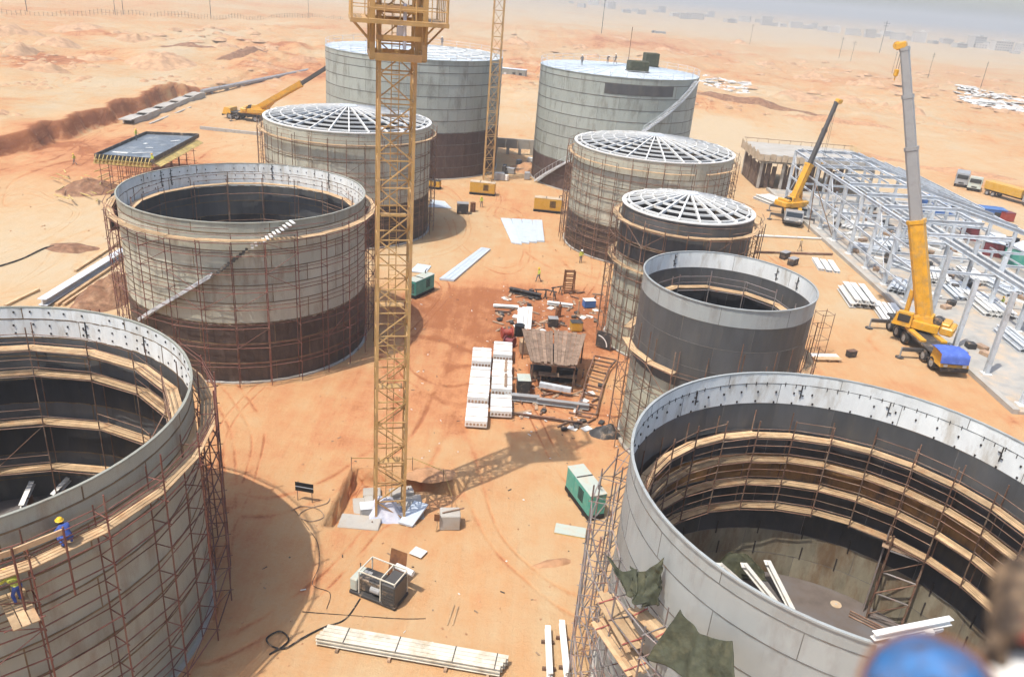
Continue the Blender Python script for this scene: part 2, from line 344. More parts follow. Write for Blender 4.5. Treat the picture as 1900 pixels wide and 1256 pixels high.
rq = gm.attributes.new('rough', 'FLOAT', 'POINT'); rq.data.foreach_set('value', [max(sstep(200, 290, v[1]), sstep(105, 160, v[0]), sstep(-82, -95, v[0])) * (1 - .6 * sstep(700, 1200, v[1])) for v in gv])
b.inputs['Roughness'].default_value = .95; b.inputs['Specular IOR Level'].default_value = .1
aa = N.new('ShaderNodeAttribute'); aa.attribute_name = 'soil'
ge = N.new('ShaderNodeNewGeometry')
def tex(scale, det=8, rough=.65, vec=None):
    n = N.new('ShaderNodeTexNoise'); n.inputs['Scale'].default_value = scale; n.inputs['Detail'].default_value = det; n.inputs['Roughness'].default_value = rough
    L.new(vec or ge.outputs['Position'], n.inputs['Vector']); return n.outputs[0]
def math_(op, a, b_=None, v=None):
    q = N.new('ShaderNodeMath'); q.operation = op; L.new(a, q.inputs[0])
    if b_ is not None: L.new(b_, q.inputs[1])
    if v is not None: q.inputs[1].default_value = v
    return q.outputs[0]
mp = N.new('ShaderNodeMapping'); mp.inputs['Rotation'].default_value = (0, 0, R_(12)); mp.inputs['Scale'].default_value = (.9, .08, 1)
L.new(ge.outputs['Position'], mp.inputs[0])
streaks = tex(1.1, 7, .7, mp.outputs[0])              # vehicle tracks run along the yard
f = math_('ADD', aa.outputs['Fac'], math_('MULTIPLY', math_('SUBTRACT', tex(.45), v=.5), v=.7))
f = math_('ADD', f, math_('MULTIPLY', math_('SUBTRACT', streaks, v=.5), v=.55))
f = math_('ADD', f, math_('MULTIPLY', math_('SUBTRACT', tex(5, 6, .7), v=.5), v=.35))
ra = N.new('ShaderNodeAttribute'); ra.attribute_name = 'rough'
f = math_('ADD', f, math_('MULTIPLY', math_('MULTIPLY', math_('SUBTRACT', tex(.09, 12, .8), v=.53), v=1.5), ra.outputs['Fac']))
f = math_('ADD', f, math_('MULTIPLY', math_('MULTIPLY', math_('SUBTRACT', tex(.5, 8, .8), v=.5), v=.9), ra.outputs['Fac']))
# wheel ruts: paired contour lines of a smooth field
def ruts(scale, off, c0, w):
    mq = N.new('ShaderNodeMapping'); mq.inputs['Location'].default_value = (off, off * 1.3, 0); mq.inputs['Rotation'].default_value = (0, 0, off); mq.inputs['Scale'].default_value = (1, .45, 1); L.new(ge.outputs['Position'], mq.inputs[0])
    n = tex(scale, 1, .3, mq.outputs[0]); res = None
    for c in (c0, c0 + w * 5.5):
        d = math_('ABSOLUTE', math_('SUBTRACT', n, v=c)); r = N.new('ShaderNodeMapRange'); r.inputs[1].default_value = 0; r.inputs[2].default_value = w; r.inputs[3].default_value = 1; r.inputs[4].default_value = 0; L.new(d, r.inputs[0])
        res = r.outputs[0] if res is None else math_('MAXIMUM', res, r.outputs[0])
    return res
ru = math_('MAXIMUM', math_('MAXIMUM', ruts(.045, 3.1, .5, .004), ruts(.06, 11.7, .47, .005)), ruts(.035, 25.2, .53, .003))
brk = N.new('ShaderNodeMapRange'); brk.inputs[1].default_value = .38; brk.inputs[2].default_value = .58; L.new(tex(.25, 5), brk.inputs[0])
ru = math_('MULTIPLY', ru, brk.outputs[0])
f = math_('ADD', f, math_('MULTIPLY', ru, v=.30))
rp = N.new('ShaderNodeValToRGB'); rp.color_ramp.elements[0].position = .02; rp.color_ramp.elements[0].color = (.455, .35, .222, 1)
rp.color_ramp.elements[1].position = 1.0; rp.color_ramp.elements[1].color = (.30, .115, .05, 1)
for p_, c_ in ((.30, (.46, .318, .177, 1)), (.62, (.46, .262, .125, 1)), (.82, (.44, .20, .092, 1))):
    e = rp.color_ramp.elements.new(p_); e.color = c_
L.new(f, rp.inputs[0])
sp_ = N.new('ShaderNodeTexVoronoi'); sp_.inputs['Scale'].default_value = 2.6; L.new(ge.outputs['Position'], sp_.inputs['Vector'])
peb = N.new('ShaderNodeMapRange'); peb.inputs[1].default_value = .05; peb.inputs[2].default_value = .16; peb.inputs[3].default_value = .72; peb.inputs[4].default_value = 1
L.new(sp_.outputs['Distance'], peb.inputs[0])
clump = N.new('ShaderNodeMapRange'); clump.inputs[1].default_value = .52; clump.inputs[2].default_value = .62; L.new(tex(.35, 4), clump.inputs[0])
pm = N.new('ShaderNodeMix'); pm.data_type = 'FLOAT'; pm.inputs[2].default_value = 1; L.new(clump.outputs[0], pm.inputs[0]); L.new(peb.outputs[0], pm.inputs[3])
sc = N.new('ShaderNodeVectorMath'); sc.operation = 'SCALE'; L.new(rp.outputs[0], sc.inputs[0]); L.new(pm.outputs[0], sc.inputs['Scale'])
L.new(sc.outputs[0], b.inputs['Base Color'])
bh = math_('ADD', math_('MULTIPLY', tex(.9, 9, .72), v=.5), math_('MULTIPLY', streaks, v=.3))
bh = math_('ADD', bh, math_('MULTIPLY', math_('MULTIPLY', tex(.11, 12, .75), v=3.4), math_('ADD', ra.outputs['Fac'], v=.4)))
bh = math_('SUBTRACT', bh, math_('MULTIPLY', ru, v=.25))
bh = math_('ADD', bh, math_('MULTIPLY', tex(4.5, 6, .7), v=.16))
bu = N.new('ShaderNodeBump'); bu.inputs['Strength'].default_value = .55; bu.inputs['Distance'].default_value = .35
L.new(bh, bu.inputs['Height']); L.new(bu.outputs[0], b.inputs['Normal'])
MATS['sand'] = m; gm.materials.append(m)
ground = bpy.data.objects.new('ground', gm); COL.objects.link(ground); tag(ground, 'orange desert sand of the building yard and the land beyond', 'ground', kind='structure')

# ------------------------------------------------------------------ tanks
TANKS = {}
TH = .035
def arc_plate(R, z0, z1, da, mats, nseg, seam=True, wm='weld', sw=.035):
    b = MB(); g = .006 / R; vs = []
    for k in range(nseg + 1):
        a = g + (da - 2 * g) * k / nseg
        vs += [pol(R, a, z0), pol(R, a, z1), pol(R - TH, a, z1), pol(R - TH, a, z0)]
    for k in range(nseg):
        o = 4 * k; n = o + 4
        b.f += [(o, n, n + 1, o + 1), (o + 1, n + 1, n + 2, o + 2), (o + 2, n + 2, n + 3, o + 3), (o + 3, n + 3, n, o)]; b.m += [0, 0, 1, 0]
    e = 4 * nseg
    b.f += [(0, 1, 2, 3), (e + 3, e + 2, e + 1, e)]; b.m += [0, 0]
    b.v = [tuple(v) for v in vs]
    if seam:                                   # vertical weld at the plate's edge, a little proud on both sides
        w = sw / R
        b.hexa([pol(r, a, z) for z in (z0, z1) for r, a in ((R - TH - .008, -w), (R + .008, -w), (R + .008, w), (R - TH - .008, w))], 2)
    return b.mesh('plate', list(mats) + [wm])
def ring_mesh(name, r0, r1, z0, z1, m, n=96):
    b = MB(); vs = []
    for k in range(n):
        a = 2 * math.pi * k / n; vs += [pol(r1, a, z0), pol(r1, a, z1), pol(r0, a, z1), pol(r0, a, z0)]
    b.v = [tuple(v) for v in vs]
    for k in range(n):
        o = 4 * k; q = 4 * ((k + 1) % n)
        b.f += [(o, q, q + 1, o + 1), (o + 1, q + 1, q + 2, o + 2), (o + 2, q + 2, q + 3, o + 3), (o + 3, q + 3, q, o)]; b.m += [0] * 4
    return b.mesh(name, m)
def tank(key, label, cx, cy, R, edges, npl, outs, ins, name='storage_tank', seam_h=.075, wm='weld', sw=.03):
    T = thing(name, label, 'tank', (cx, cy, 0));
    TANKS[key] = (T, cx, cy, R, edges[-1])
    da = 2 * math.pi / npl; rr = random.Random(sum(map(ord, key)))
    for k in range(len(edges) - 1):
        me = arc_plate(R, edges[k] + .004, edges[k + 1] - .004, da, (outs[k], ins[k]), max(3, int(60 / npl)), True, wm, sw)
        off = (k * .5 + .13) * da
        for i in range(npl):
            s = 1 + rr.uniform(-.0006, .0006)
            inst('plate', me, T, Matrix.Rotation(off + i * da, 4, 'Z') @ Matrix.Diagonal((s, s, 1, 1)))
        if k: inst('weld_seam', ring_mesh('weld_seam', R - TH - .014, R + .016, edges[k] - seam_h / 2, edges[k] + seam_h / 2, wm), T)
    inst('rim_flange', ring_mesh('rim_flange', R - TH - .02, R + .07, edges[-1] - .07, edges[-1] + .012, outs[-1]), T)
    inst('foundation_ring', ring_mesh('foundation_ring', R - .5, R + .24, -.3, .13, 'concrete', 72), T)
    fl = MB(); fl.prism([(pol(R - .06, 2 * math.pi * i / 64)).to_2d() for i in range(64)], .02, .2, 0)
    fl.build('floor_plate', 'tank_floor', T)
    return T
def lugs(key, rows, step, a0=0, a1=360, size=(.06, .08, .11), jit=.5):
    T, cx, cy, R, top = TANKS[key]; rr = random.Random(3); me = MB().box((0, 0, 0), size).mesh('lug', 'lug')
    for z in rows:
        a = a0
        while a < a1:
            if rr.random() > .12:
                q = R_(a + rr.uniform(-jit, jit))
                inst('lug', me, T, Matrix.Rotation(q, 4, 'Z') @ Matrix.Translation((R - TH - size[0] * .45, 0, z + rr.uniform(-.05, .05))))
            a += step
def clips(key, angs, z0, z1):
    # vertical strongback with wedge clips hammered against the inside of the plates
    T, cx, cy, R, top = TANKS[key]
    b = MB(); b.box((-.045, 0, 0), (.05, .045, z1 - z0))
    n = int((z1 - z0) / .28)
    for i in range(n): b.box((-.06, (.1 if i % 2 else -.1), -(z1 - z0) / 2 + .2 + i * .28), (.05, .13, .05))
    me = b.mesh('strongback', 'lug')
    for a in angs: inst('strongback', me, T, Matrix.Rotation(R_(a), 4, 'Z') @ Matrix.Translation((R - TH, 0, (z0 + z1) / 2)))

E1 = [0, 1.7, 3.4, 5.2, 6.9, 8.5, 10.0, 11.2, 12.35, 13.1]
E2 = [0, 1.8, 3.55, 5.35, 7.1, 8.6, 10.0, 11.5, 12.9, 13.76]
E9 = [0, 1.65, 3.35, 5.3, 7.0, 8.6, 10.2, 11.87, 13.1, 13.76]
G, D_, K_, Wh, Ru, Pa, Ma, Gr, Fa, Li = 'plate_grey', 'plate_dark', 'plate_black', 'plate_white', 'plate_rust', 'plate_pale', 'plate_maroon', 'plate_green', 'plate_far', 'plate_light'
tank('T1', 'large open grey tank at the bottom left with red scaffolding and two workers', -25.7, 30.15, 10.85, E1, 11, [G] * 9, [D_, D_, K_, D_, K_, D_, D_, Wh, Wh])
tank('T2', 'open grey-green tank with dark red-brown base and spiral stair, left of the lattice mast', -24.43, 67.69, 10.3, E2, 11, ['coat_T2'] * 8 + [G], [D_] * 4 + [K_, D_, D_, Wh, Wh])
tank('T3', 'grey tank with bare white roof frame behind the lattice mast', -23.68, 104.9, 10.7, [0, 1.8, 3.6, 5.4, 7.2, 9, 10.8, 12.6, 14.3], 12, ['coat_T3'] * 8, [K_] * 8)
tank('T4', 'tallest pale grey tank with brown base, at the back behind the lattice mast', -21.7, 149.9, 15.8, [0, 2, 4, 5.9, 7.9, 9.9, 11.8, 13.8, 15.7, 17.6, 18.8, 19.6], 14, ['coat_T4'] * 11, [K_] * 11, seam_h=.11, wm='weld_dark', sw=.02)
tank('T5', 'tall pale back tank with workers on its roof and a dark rectangle on its side', 14.88, 146.9, 13.93, [0, 2.4, 4.9, 6.9, 8.9, 10.8, 12.7, 14.6, 16.5, 18.6, 19.6], 13, ['coat_T5'] * 10, [K_] * 10, seam_h=.11, wm='weld_dark', sw=.02)
tank('T6', 'large tank with white ribbed roof frame in front of the sheet-roofed back tank', 16.75, 107.2, 10.58, [0, 1.6, 3.1, 4.65, 6.4, 8.1, 9.8, 11.5, 13.6], 12, ['coat_T6'] * 8, [K_] * 8)
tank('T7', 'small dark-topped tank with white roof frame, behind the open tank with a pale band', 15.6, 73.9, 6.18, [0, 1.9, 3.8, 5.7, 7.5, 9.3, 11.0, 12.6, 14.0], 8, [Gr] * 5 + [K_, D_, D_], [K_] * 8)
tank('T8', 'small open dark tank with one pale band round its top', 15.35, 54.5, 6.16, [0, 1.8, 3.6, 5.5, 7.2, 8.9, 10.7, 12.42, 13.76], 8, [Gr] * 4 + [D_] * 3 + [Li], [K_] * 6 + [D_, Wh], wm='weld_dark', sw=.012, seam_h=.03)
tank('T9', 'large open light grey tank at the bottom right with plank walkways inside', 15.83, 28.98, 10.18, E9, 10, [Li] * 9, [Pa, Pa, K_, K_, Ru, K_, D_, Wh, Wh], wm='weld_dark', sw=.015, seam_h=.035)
lugs('T9', (11.98, 12.6), 6, 0, 200); lugs('T9', (13.05,), 3.2, 10, 190, (.04, .035, .22), .3)
lugs('T9', (3.5, 2.0), 14, 20, 150, (.06, .07, .9), 2)
lugs('T1', (11.5, 12.0, 12.8), 5, 0, 180); lugs('T2', (12.2, 12.6, 13.3), 5, 10, 175)
clips('T9', (30, 62, 88, 125), 12.3, 13.1); clips('T1', (62, 84), 11.4, 12.4); clips('T8', (40, 120, 20), 12.6, 13.6); clips('T2', (150, 156, 95, 60), 12.2, 13.7)

# ------------------------------------------------------------------ bare roof frames, sheeted roofs, hand rails
def roof_frame(key, n, rings, rise, w=.22):
    T, cx, cy, R, top = TANKS[key]; rc = R * .085
    pr = lambda r: top + .10 + rise * (1 - (r / R) ** 1.25)
    for i in range(n):
        a = 2 * math.pi * i / n
        q = [pol(R - .1 - (R - .1 - rc) * k / 3, a) for k in range(4)]
        for k in range(3):
            p0 = Vector((q[k].x, q[k].y, pr(q[k].length))); p1 = Vector((q[k + 1].x, q[k + 1].y, pr(q[k + 1].length)))
            beam('rafter', T, p0, p1, w, .26, 'white_steel')
    for r in rings:
        rr = R * r; nn = n if r > .3 else n // 2
        for i in range(nn):
            a, b_ = 2 * math.pi * i / nn, 2 * math.pi * (i + 1) / nn
            beam('purlin', T, pol(rr, a, pr(rr) - .03), pol(rr, b_, pr(rr) - .03), w * .7, .2, 'white_steel')
    inst('rim_ring', ring_mesh('rim_ring', R - .28, R + .09, top + .02, top + .13, 'white_steel'), T)
    c = MB(); c.prism([pol(rc + .25, 2 * math.pi * i / 24).to_2d() for i in range(24)], pr(rc) + .02, pr(rc) + .16); c.build('crown_plate', 'galv', T)
roof_frame('T3', 28, (.93, .80, .66, .52, .38, .25), 1.5, .15)
roof_frame('T6', 28, (.93, .80, .66, .52, .38, .25), 1.4, .15)
roof_frame('T7', 20, (.92, .74, .56, .38), 1.15, .16)
def sheet_roof(key, n, rise, skip=()):
    T, cx, cy, R, top = TANKS[key]; da = 2 * math.pi / n; b = MB(); g = .004
    z = lambda r: top + .03 + rise * (1 - r / R)
    vs = []
    for r in (.5, R * .5, R - .02): vs += [pol(r, g, z(r)), pol(r, da / 2, z(r) + .03), pol(r, da - g, z(r))]
    vs += [v - Vector((0, 0, .02)) for v in vs]
    F = []
    for k in range(2):
        for j in range(2): o = k * 3 + j; F += [(o, o + 3, o + 4, o + 1), (9 + o + 1, 9 + o + 4, 9 + o + 3, 9 + o)]
    b.add(vs, F)
    b.bar(pol(.5, 0, z(.5) + .03), pol(R - .05, 0, z(R) + .03), .05, .07)
    me = b.mesh('roof_sheet', 'roof_sheet')
    for i in range(n):
        if i in skip: continue
        inst('roof_sheet', me, T, Matrix.Rotation(i * da, 4, 'Z'))
    for i in range(n): pipe('rail_post', T, pol(R - .05, i * da, top), pol(R - .05, i * da, top + 1.15), .035, 'galv')
    for h in (.6, 1.12):
        for i in range(n): pipe('hand_rail', T, pol(R - .05, i * da, top + h), pol(R - .05, (i + 1) * da, top + h), .025, 'galv')
sheet_roof('T5', 32, .7)
sheet_roof('T4', 32, .9)
T4 = TANKS['T4'][0]
for i in range(9):
    a = R_(-75 + i * 15); beam('rafter', T4, pol(15.5, a, 19.78), pol(3, a, 20.48), .22, .2, 'white_steel')
    for r in (6, 9, 12, 14.5):
        if i < 8: beam('purlin', T4, pol(r, a, 19.8 + .9 * (1 - r / 15.8)), pol(r, R_(-75 + (i + 1) * 15), 19.8 + .9 * (1 - r / 15.8)), .15, .16, 'white_steel')

# details on tank walls
T5 = TANKS['T5'][0]
pm_ = arc_plate(13.93 + .05, 16.95, 18.55, R_(49.5), ('plate_dark', 'plate_dark'), 16, False)
tag(inst('primer_panel', pm_, T5, Matrix.Rotation(R_(-104), 4, 'Z')), 'dark unpainted rectangle near the top of the wall')
def stair(T, R, a0, z0, a1, z1, w, ntr, m, tm, rail=True):
    n = 10
    pts = [(R_(lerp(a0, a1, k / n)), lerp(z0, z1, k / n)) for k in range(n + 1)]
    for r in (R + .08, R + .08 + w):
        for k in range(n): beam('stringer', T, pol(r, *pts[k]), pol(r, *pts[k + 1]), .06, .26, m)
    for k in range(ntr):
        f_ = (k + .5) / ntr; a = R_(lerp(a0, a1, f_)); z = lerp(z0, z1, f_)
        inst('tread', ubox(tm), T, Matrix.Rotation(a, 4, 'Z') @ Matrix.Translation((R + .12 + w / 2, 0, z)) @ Matrix.Diagonal((w - .08, .26, .06, 1)))
    if rail:
        for k in range(n):
            pipe('hand_rail', T, pol(R + .1 + w, pts[k][0], pts[k][1] + 1.0), pol(R + .1 + w, pts[k + 1][0], pts[k + 1][1] + 1.0), .03, m)
            pipe('rail_post', T, pol(R + .1 + w, pts[k][0], pts[k][1]), pol(R + .1 + w, pts[k][0], pts[k][1] + 1.0), .025, m)
stair(T5, 13.93, -75.4, 11.4, -31, 19.4, .8, 40, 'galv', 'galv')
stair(T5, 13.93, -153, .2, -122, 5.4, .9, 26, 'galv', 'galv')
stair(TANKS['T2'][0], 10.3, -126, 4.4, -86, 9.6, .55, 44, 'galv', 'white_steel', False)
for f0, f1, mm in ((-85, -70, 'dark_metal'), (-69, -51, 'white_steel')):
    n = 12
    for k in range(n):
        a = lerp(f0, f1, k / n); z = 4.4 + (a + 126) / 40 * 5.2 if False else lerp(9.6, 11.9, k / n) if mm == 'dark_metal' else lerp(12.0, 13.9, k / n)
        inst('tread', ubox(mm), TANKS['T2'][0], Matrix.Rotation(R_(a), 4, 'Z') @ Matrix.Translation((10.3 + .55, 0, z)) @ Matrix.Diagonal((.9, .2, .07, 1)))

# ------------------------------------------------------------------ ring scaffolds
def scaffold(label, cx, cy, R, n, r1, r2, top, levels, decks, m, a0=0, a1=360, boards=3, brace=.3, seed=1, inner_led=True, wood='wood', rail=True, base=.1, group=None, tops=0.9, bd_gap=0.05, led_skip=.05, deck_gap=()):
    rr = random.Random(seed); T = thing('scaffold', label, 'scaffold', (cx, cy, 0), group=group)
    da = (a1 - a0) / n; full = a1 - a0 >= 360
    A = [R_(a0 + da * i) for i in range(n if full else n + 1)]
    nb = n; cnt = {}
    def ok(k):
        cnt[k] = cnt.get(k, 0) + 1; return cnt[k] <= 298
    for a in A:
        for r in (r1, r2):
            tp = top + rr.uniform(-.2, tops)
            if ok('s'): pipe('standard', T, pol(r, a, base), pol(r, a + rr.uniform(-.003, .003), tp), .04 if r == r2 else .034, m)
    for li, z in enumerate(levels):
        for i in range(nb):
            j = (i + 1) % len(A)
            if rr.random() > led_skip and ok('l'): pipe('ledger', T, pol(r2, A[i], z + rr.uniform(-.05, .05)), pol(r2, A[j], z + rr.uniform(-.05, .05)), .033, m)
            if inner_led and ok('il'): pipe('inner_ledger', T, pol(r1, A[i], z), pol(r1, A[j], z), .026, m)
        for a in A:
            if ok('t'): pipe('transom', T, pol(r1 - .1, a, z - .06), pol(r2 + .15, a, z - .06), .026, m)
    for z in decks:
        w = (abs(r2 - r1) - .1) / boards
        for i in range(nb):
            if rr.random() < bd_gap or (z, i) in deck_gap: continue
            j = (i + 1) % len(A); jz = rr.uniform(-.03, .04)
            for k in range(boards):
                r = min(r1, r2) + .05 + w * (k + .5)
                p0 = pol(r, A[i], z + jz + rr.uniform(0, .015)); p1 = pol(r, A[j], z + jz + rr.uniform(0, .015))
                d = (p1 - p0).normalized() * rr.uniform(.02, .12)
                if ok('p'): beam('plank', T, p0 - d * .3, p1 + d * .3, w - .03, .05, wood)
            if rail:
                for h in (.55, 1.05):
                    if rr.random() > .12 and ok('g'): pipe('guard_rail', T, pol(r2, A[i], z + h), pol(r2, A[j], z + h), .024, m)
    for i in range(nb):
        for li in range(len(levels) - 1):
            if rr.random() < brace and ok('b'):
                j = (i + 1) % len(A); u, v = (i, j) if rr.random() < .5 else (j, i)
                pipe('brace', T, pol(r2 + .04, A[u], levels[li]), pol(r2 + .04, A[v], levels[li + 1]), .024, m)
    return T
def lv(a, b, n): return [lerp(a, b, i / (n - 1)) for i in range(n)]
s1 = scaffold('red ring scaffold outside the open grey tank at the bottom left', -25.7, 30.15, 10.85, 26, 11.15, 11.95, 12.3, [.9, 2.4, 3.9, 5.4, 6.9, 8.4, 9.7, 10.9, 11.9], [11.15], 'pipe_red', brace=.14, seed=4, boards=4, bd_gap=0)
scaffold('plank walkways and scaffold inside the open grey tank at the bottom left', -25.7, 30.15, 10.85, 18, 10.55, 9.75, 11.6, [2.7, 5.9, 9.2, 10.8], [10.85, 9.25, 6.0, 2.8], 'pipe_rust', boards=3, brace=.12, seed=5, inner_led=False)
scaffold('red ring scaffold around the grey-green tank with the dark red-brown base', -24.43, 67.69, 10.3, 28, 10.65, 11.35, 12.3, [1.9, 3.6, 5.3, 6.9, 8.4, 9.9, 11.4, 12.4], [12.5], 'pipe_red', brace=.2, seed=8, boards=3)
scaffold('plank walkways inside the open grey-green tank left of the mast', -24.43, 67.69, 10.3, 18, 10.0, 9.3, 12.3, [5.6, 8.3, 11.0], [11.9, 9.6, 7.4], 'pipe_rust', boards=2, brace=.05, seed=9, inner_led=False, bd_gap=0, deck_gap=[(9.6, i) for i in list(range(0, 1)) + list(range(3, 18))] + [(7.4, i) for i in list(range(0, 5)) + list(range(7, 18))])
scaffold('rusty ring scaffold around the grey tank with roof frame behind the mast', -23.68, 104.9, 10.7, 32, 11.0, 11.55, 13.4, lv(1.6, 12.9, 8), [13.0], 'pipe_rust', brace=.12, seed=10, boards=1)
scaffold('dense rusty ring scaffold around the large tank with the white ribbed roof frame', 16.75, 107.2, 10.58, 36, 10.9, 11.45, 12.9, lv(1.4, 12.3, 9), [12.4], 'pipe_rust', brace=.16, seed=11, boards=1)
scaffold('ring scaffold with two plank walks around the small dark-topped tank', 15.6, 73.9, 6.18, 22, 6.45, 7.1, 13.0, lv(1.5, 12.8, 8), [12.9, 8.8], 'pipe_rust', brace=.15, seed=12, boards=2)
scaffold('ring scaffold around the foot of the small tank with the pale band', 15.35, 54.5, 6.16, 20, 6.45, 7.15, 9.9, [1.6, 3.2, 4.8, 6.4, 8.35], [8.4], 'pipe_rust', brace=.5, seed=13, boards=3, rail=False, tops=1.6)
scaffold('plank walkway inside the small open tank with the pale band', 15.35, 54.5, 6.16, 12, 5.95, 5.2, 11.7, [8.5, 10.9], [11.0], 'pipe_grey', brace=0, seed=14, boards=2, inner_led=False)
scaffold('four plank walkways inside the large open tank at the bottom right', 15.83, 28.98, 10.18, 19, 9.9, 9.22, 11.4, [5.4, 7.05, 8.6, 10.15], [10.2, 8.65, 7.1, 5.45], 'pipe_rust', boards=2, brace=.03, seed=15, inner_led=False, base=5.3, a0=-40, a1=205, bd_gap=.02, tops=.2)
scaffold('weathered ring scaffold outside the large open tank at the bottom right', 15.83, 28.98, 10.18, 34, 10.6, 11.6, 10.3, [1.2, 2.4, 3.6, 4.9, 6.2, 7.5, 8.8, 10.0], [], 'pipe_grey', brace=.6, seed=16, tops=1.0)
# ------------------------------------------------------------------ tower crane masts
def mast(label, x, y, w, top, panel, rz, leg, m, name='crane_mast'):
    T = thing(name, label, 'tower crane', (x, y, -.5), rz); h = w / 2
    C = [(-h, -h), (h, -h), (h, h), (-h, h)]
    for cx_, cy_ in C: beam('leg', T, (cx_, cy_, 0), (cx_, cy_, top), leg, leg, m)
    n = int(top / panel)
    for k in range(n):
        z0, z1 = .3 + k * panel, .3 + (k + 1) * panel
        for i in range(4):
            a, b_ = Vector((*C[i], 0)), Vector((*C[(i + 1) % 4], 0))
            d = (b_ - a).normalized() * leg * .5; a2, b2 = a + d, b_ - d
            beam('crossbar', T, a2 + Vector((0, 0, z0)), b2 + Vector((0, 0, z0)), leg * .4, leg * .45, m)
            p, q = (a2, b2) if (k + i) % 2 else (b2, a2)
            beam('diagonal', T, p + Vector((0, 0, z0 + .05)), q + Vector((0, 0, z1 - .05)), leg * .42, leg * .42, m)
    return T
MX, MY = -7.1, 42.4
M1 = mast('yellow lattice crane mast standing in the pit in the middle of the yard', MX, MY, 1.8, 37, 1.45, R_(14), .155, 'mast_yellow')
# internal ladder
for sx in (-.2, .2): beam('ladder_rail', M1, (sx, .55, .4), (sx, .55, 36), .05, .05, 'mast_yellow')
for k in range(110): pipe('rung', M1, (-.2, .55, .6 + k * .32), (.2, .55, .6 + k * .32), .015, 'mast_yellow')
for k in range(6): inst('landing', ubox('mast_yellow'), M1, Matrix.Translation((0, .35, 4 + k * 5.4)) @ Matrix.Diagonal((1.4, .6, .06, 1)))
# climbing cage and platform
CZ = 28.6; h = 1.28
for cx_, cy_ in ((-h, -h), (h, -h), (h, h), (-h, h)):
    beam('cage_post', M1, (cx_, cy_, CZ), (cx_, cy_, CZ + 9), .26, .26, 'mast_yellow')
for z in (CZ + .1, CZ + 2.35, CZ + 3.0, CZ + 5.6, CZ + 8.8):
    for i in range(4):
        c4 = [(-h, -h), (h, -h), (h, h), (-h, h)]; a, b_ = Vector((*c4[i], z)), Vector((*c4[(i + 1) % 4], z)); d = (b_ - a).normalized() * .13
        beam('cage_beam', M1, a + d, b_ - d, .22, .36 if z < CZ + 1 else .24, 'mast_yellow')
for s in (-1, 1):
    beam('platform_edge', M1, (-2.35, s * 2.1, CZ + 1.75), (2.35, s * 2.1, CZ + 1.75), .1, .2, 'mast_yellow')
    beam('platform_edge', M1, (s * 2.3, -2.05, CZ + 1.75), (s * 2.3, 2.05, CZ + 1.75), .1, .2, 'mast_yellow')
    for q in (1.55, 1.8, 2.05):
        beam('deck_board', M1, (-2.25, s * (q - .02), CZ + 1.82), (2.25, s * (q - .02), CZ + 1.82), .22, .05, 'mast_yellow')
        beam('deck_board', M1, (s * (q + .1), -1.4, CZ + 1.82), (s * (q + .1), 1.4, CZ + 1.82), .22, .05, 'mast_yellow')
    for q in (-1.3, 1.3):
        beam('strut', M1, (s * 1.35, q, CZ + .75), (s * 2.25, q, CZ + 1.7), .09, .09, 'mast_yellow')
        beam('strut', M1, (q, s * 1.35, CZ + .75), (q, s * 2.05, CZ + 1.7), .09, .09, 'mast_yellow')
    for q in (-2.25, -1.5, -.75, 0, .75, 1.5, 2.25):
        pipe('rail_post', M1, (q, s * 2.1, CZ + 1.8), (q, s * 2.1, CZ + 2.95), .025, 'mast_yellow')
        pipe('rail_post', M1, (s * 2.3, q * .9, CZ + 1.8), (s * 2.3, q * .9, CZ + 2.95), .025, 'mast_yellow')
    for z in (2.35, 2.9):
        pipe('hand_rail', M1, (-2.3, s * 2.1, CZ + z), (2.3, s * 2.1, CZ + z), .022, 'mast_yellow')
        pipe('hand_rail', M1, (s * 2.3, -2.1, CZ + z), (s * 2.3, 2.1, CZ + z), .022, 'mast_yellow')
hyd = MB(); hyd.box((.1, -.9, CZ + 1.3), (.35, .3, .5), bev=.04).tube((.3, -1.1, CZ + .5), (.3, -1.1, CZ + 2.6), .09); hyd.build('climbing_ram', 'tarp_pale', M1)
beam('ram_beam', M1, (-1.1, -1.1, CZ + 1.0), (1.1, -1.1, CZ + 1.0), .18, .22, 'mast_yellow')
mast('thin orange lattice mast rising between the two tall back tanks', -6.6, 138.3, 1.6, 42, 2.0, R_(8), .17, 'mast_yellow')

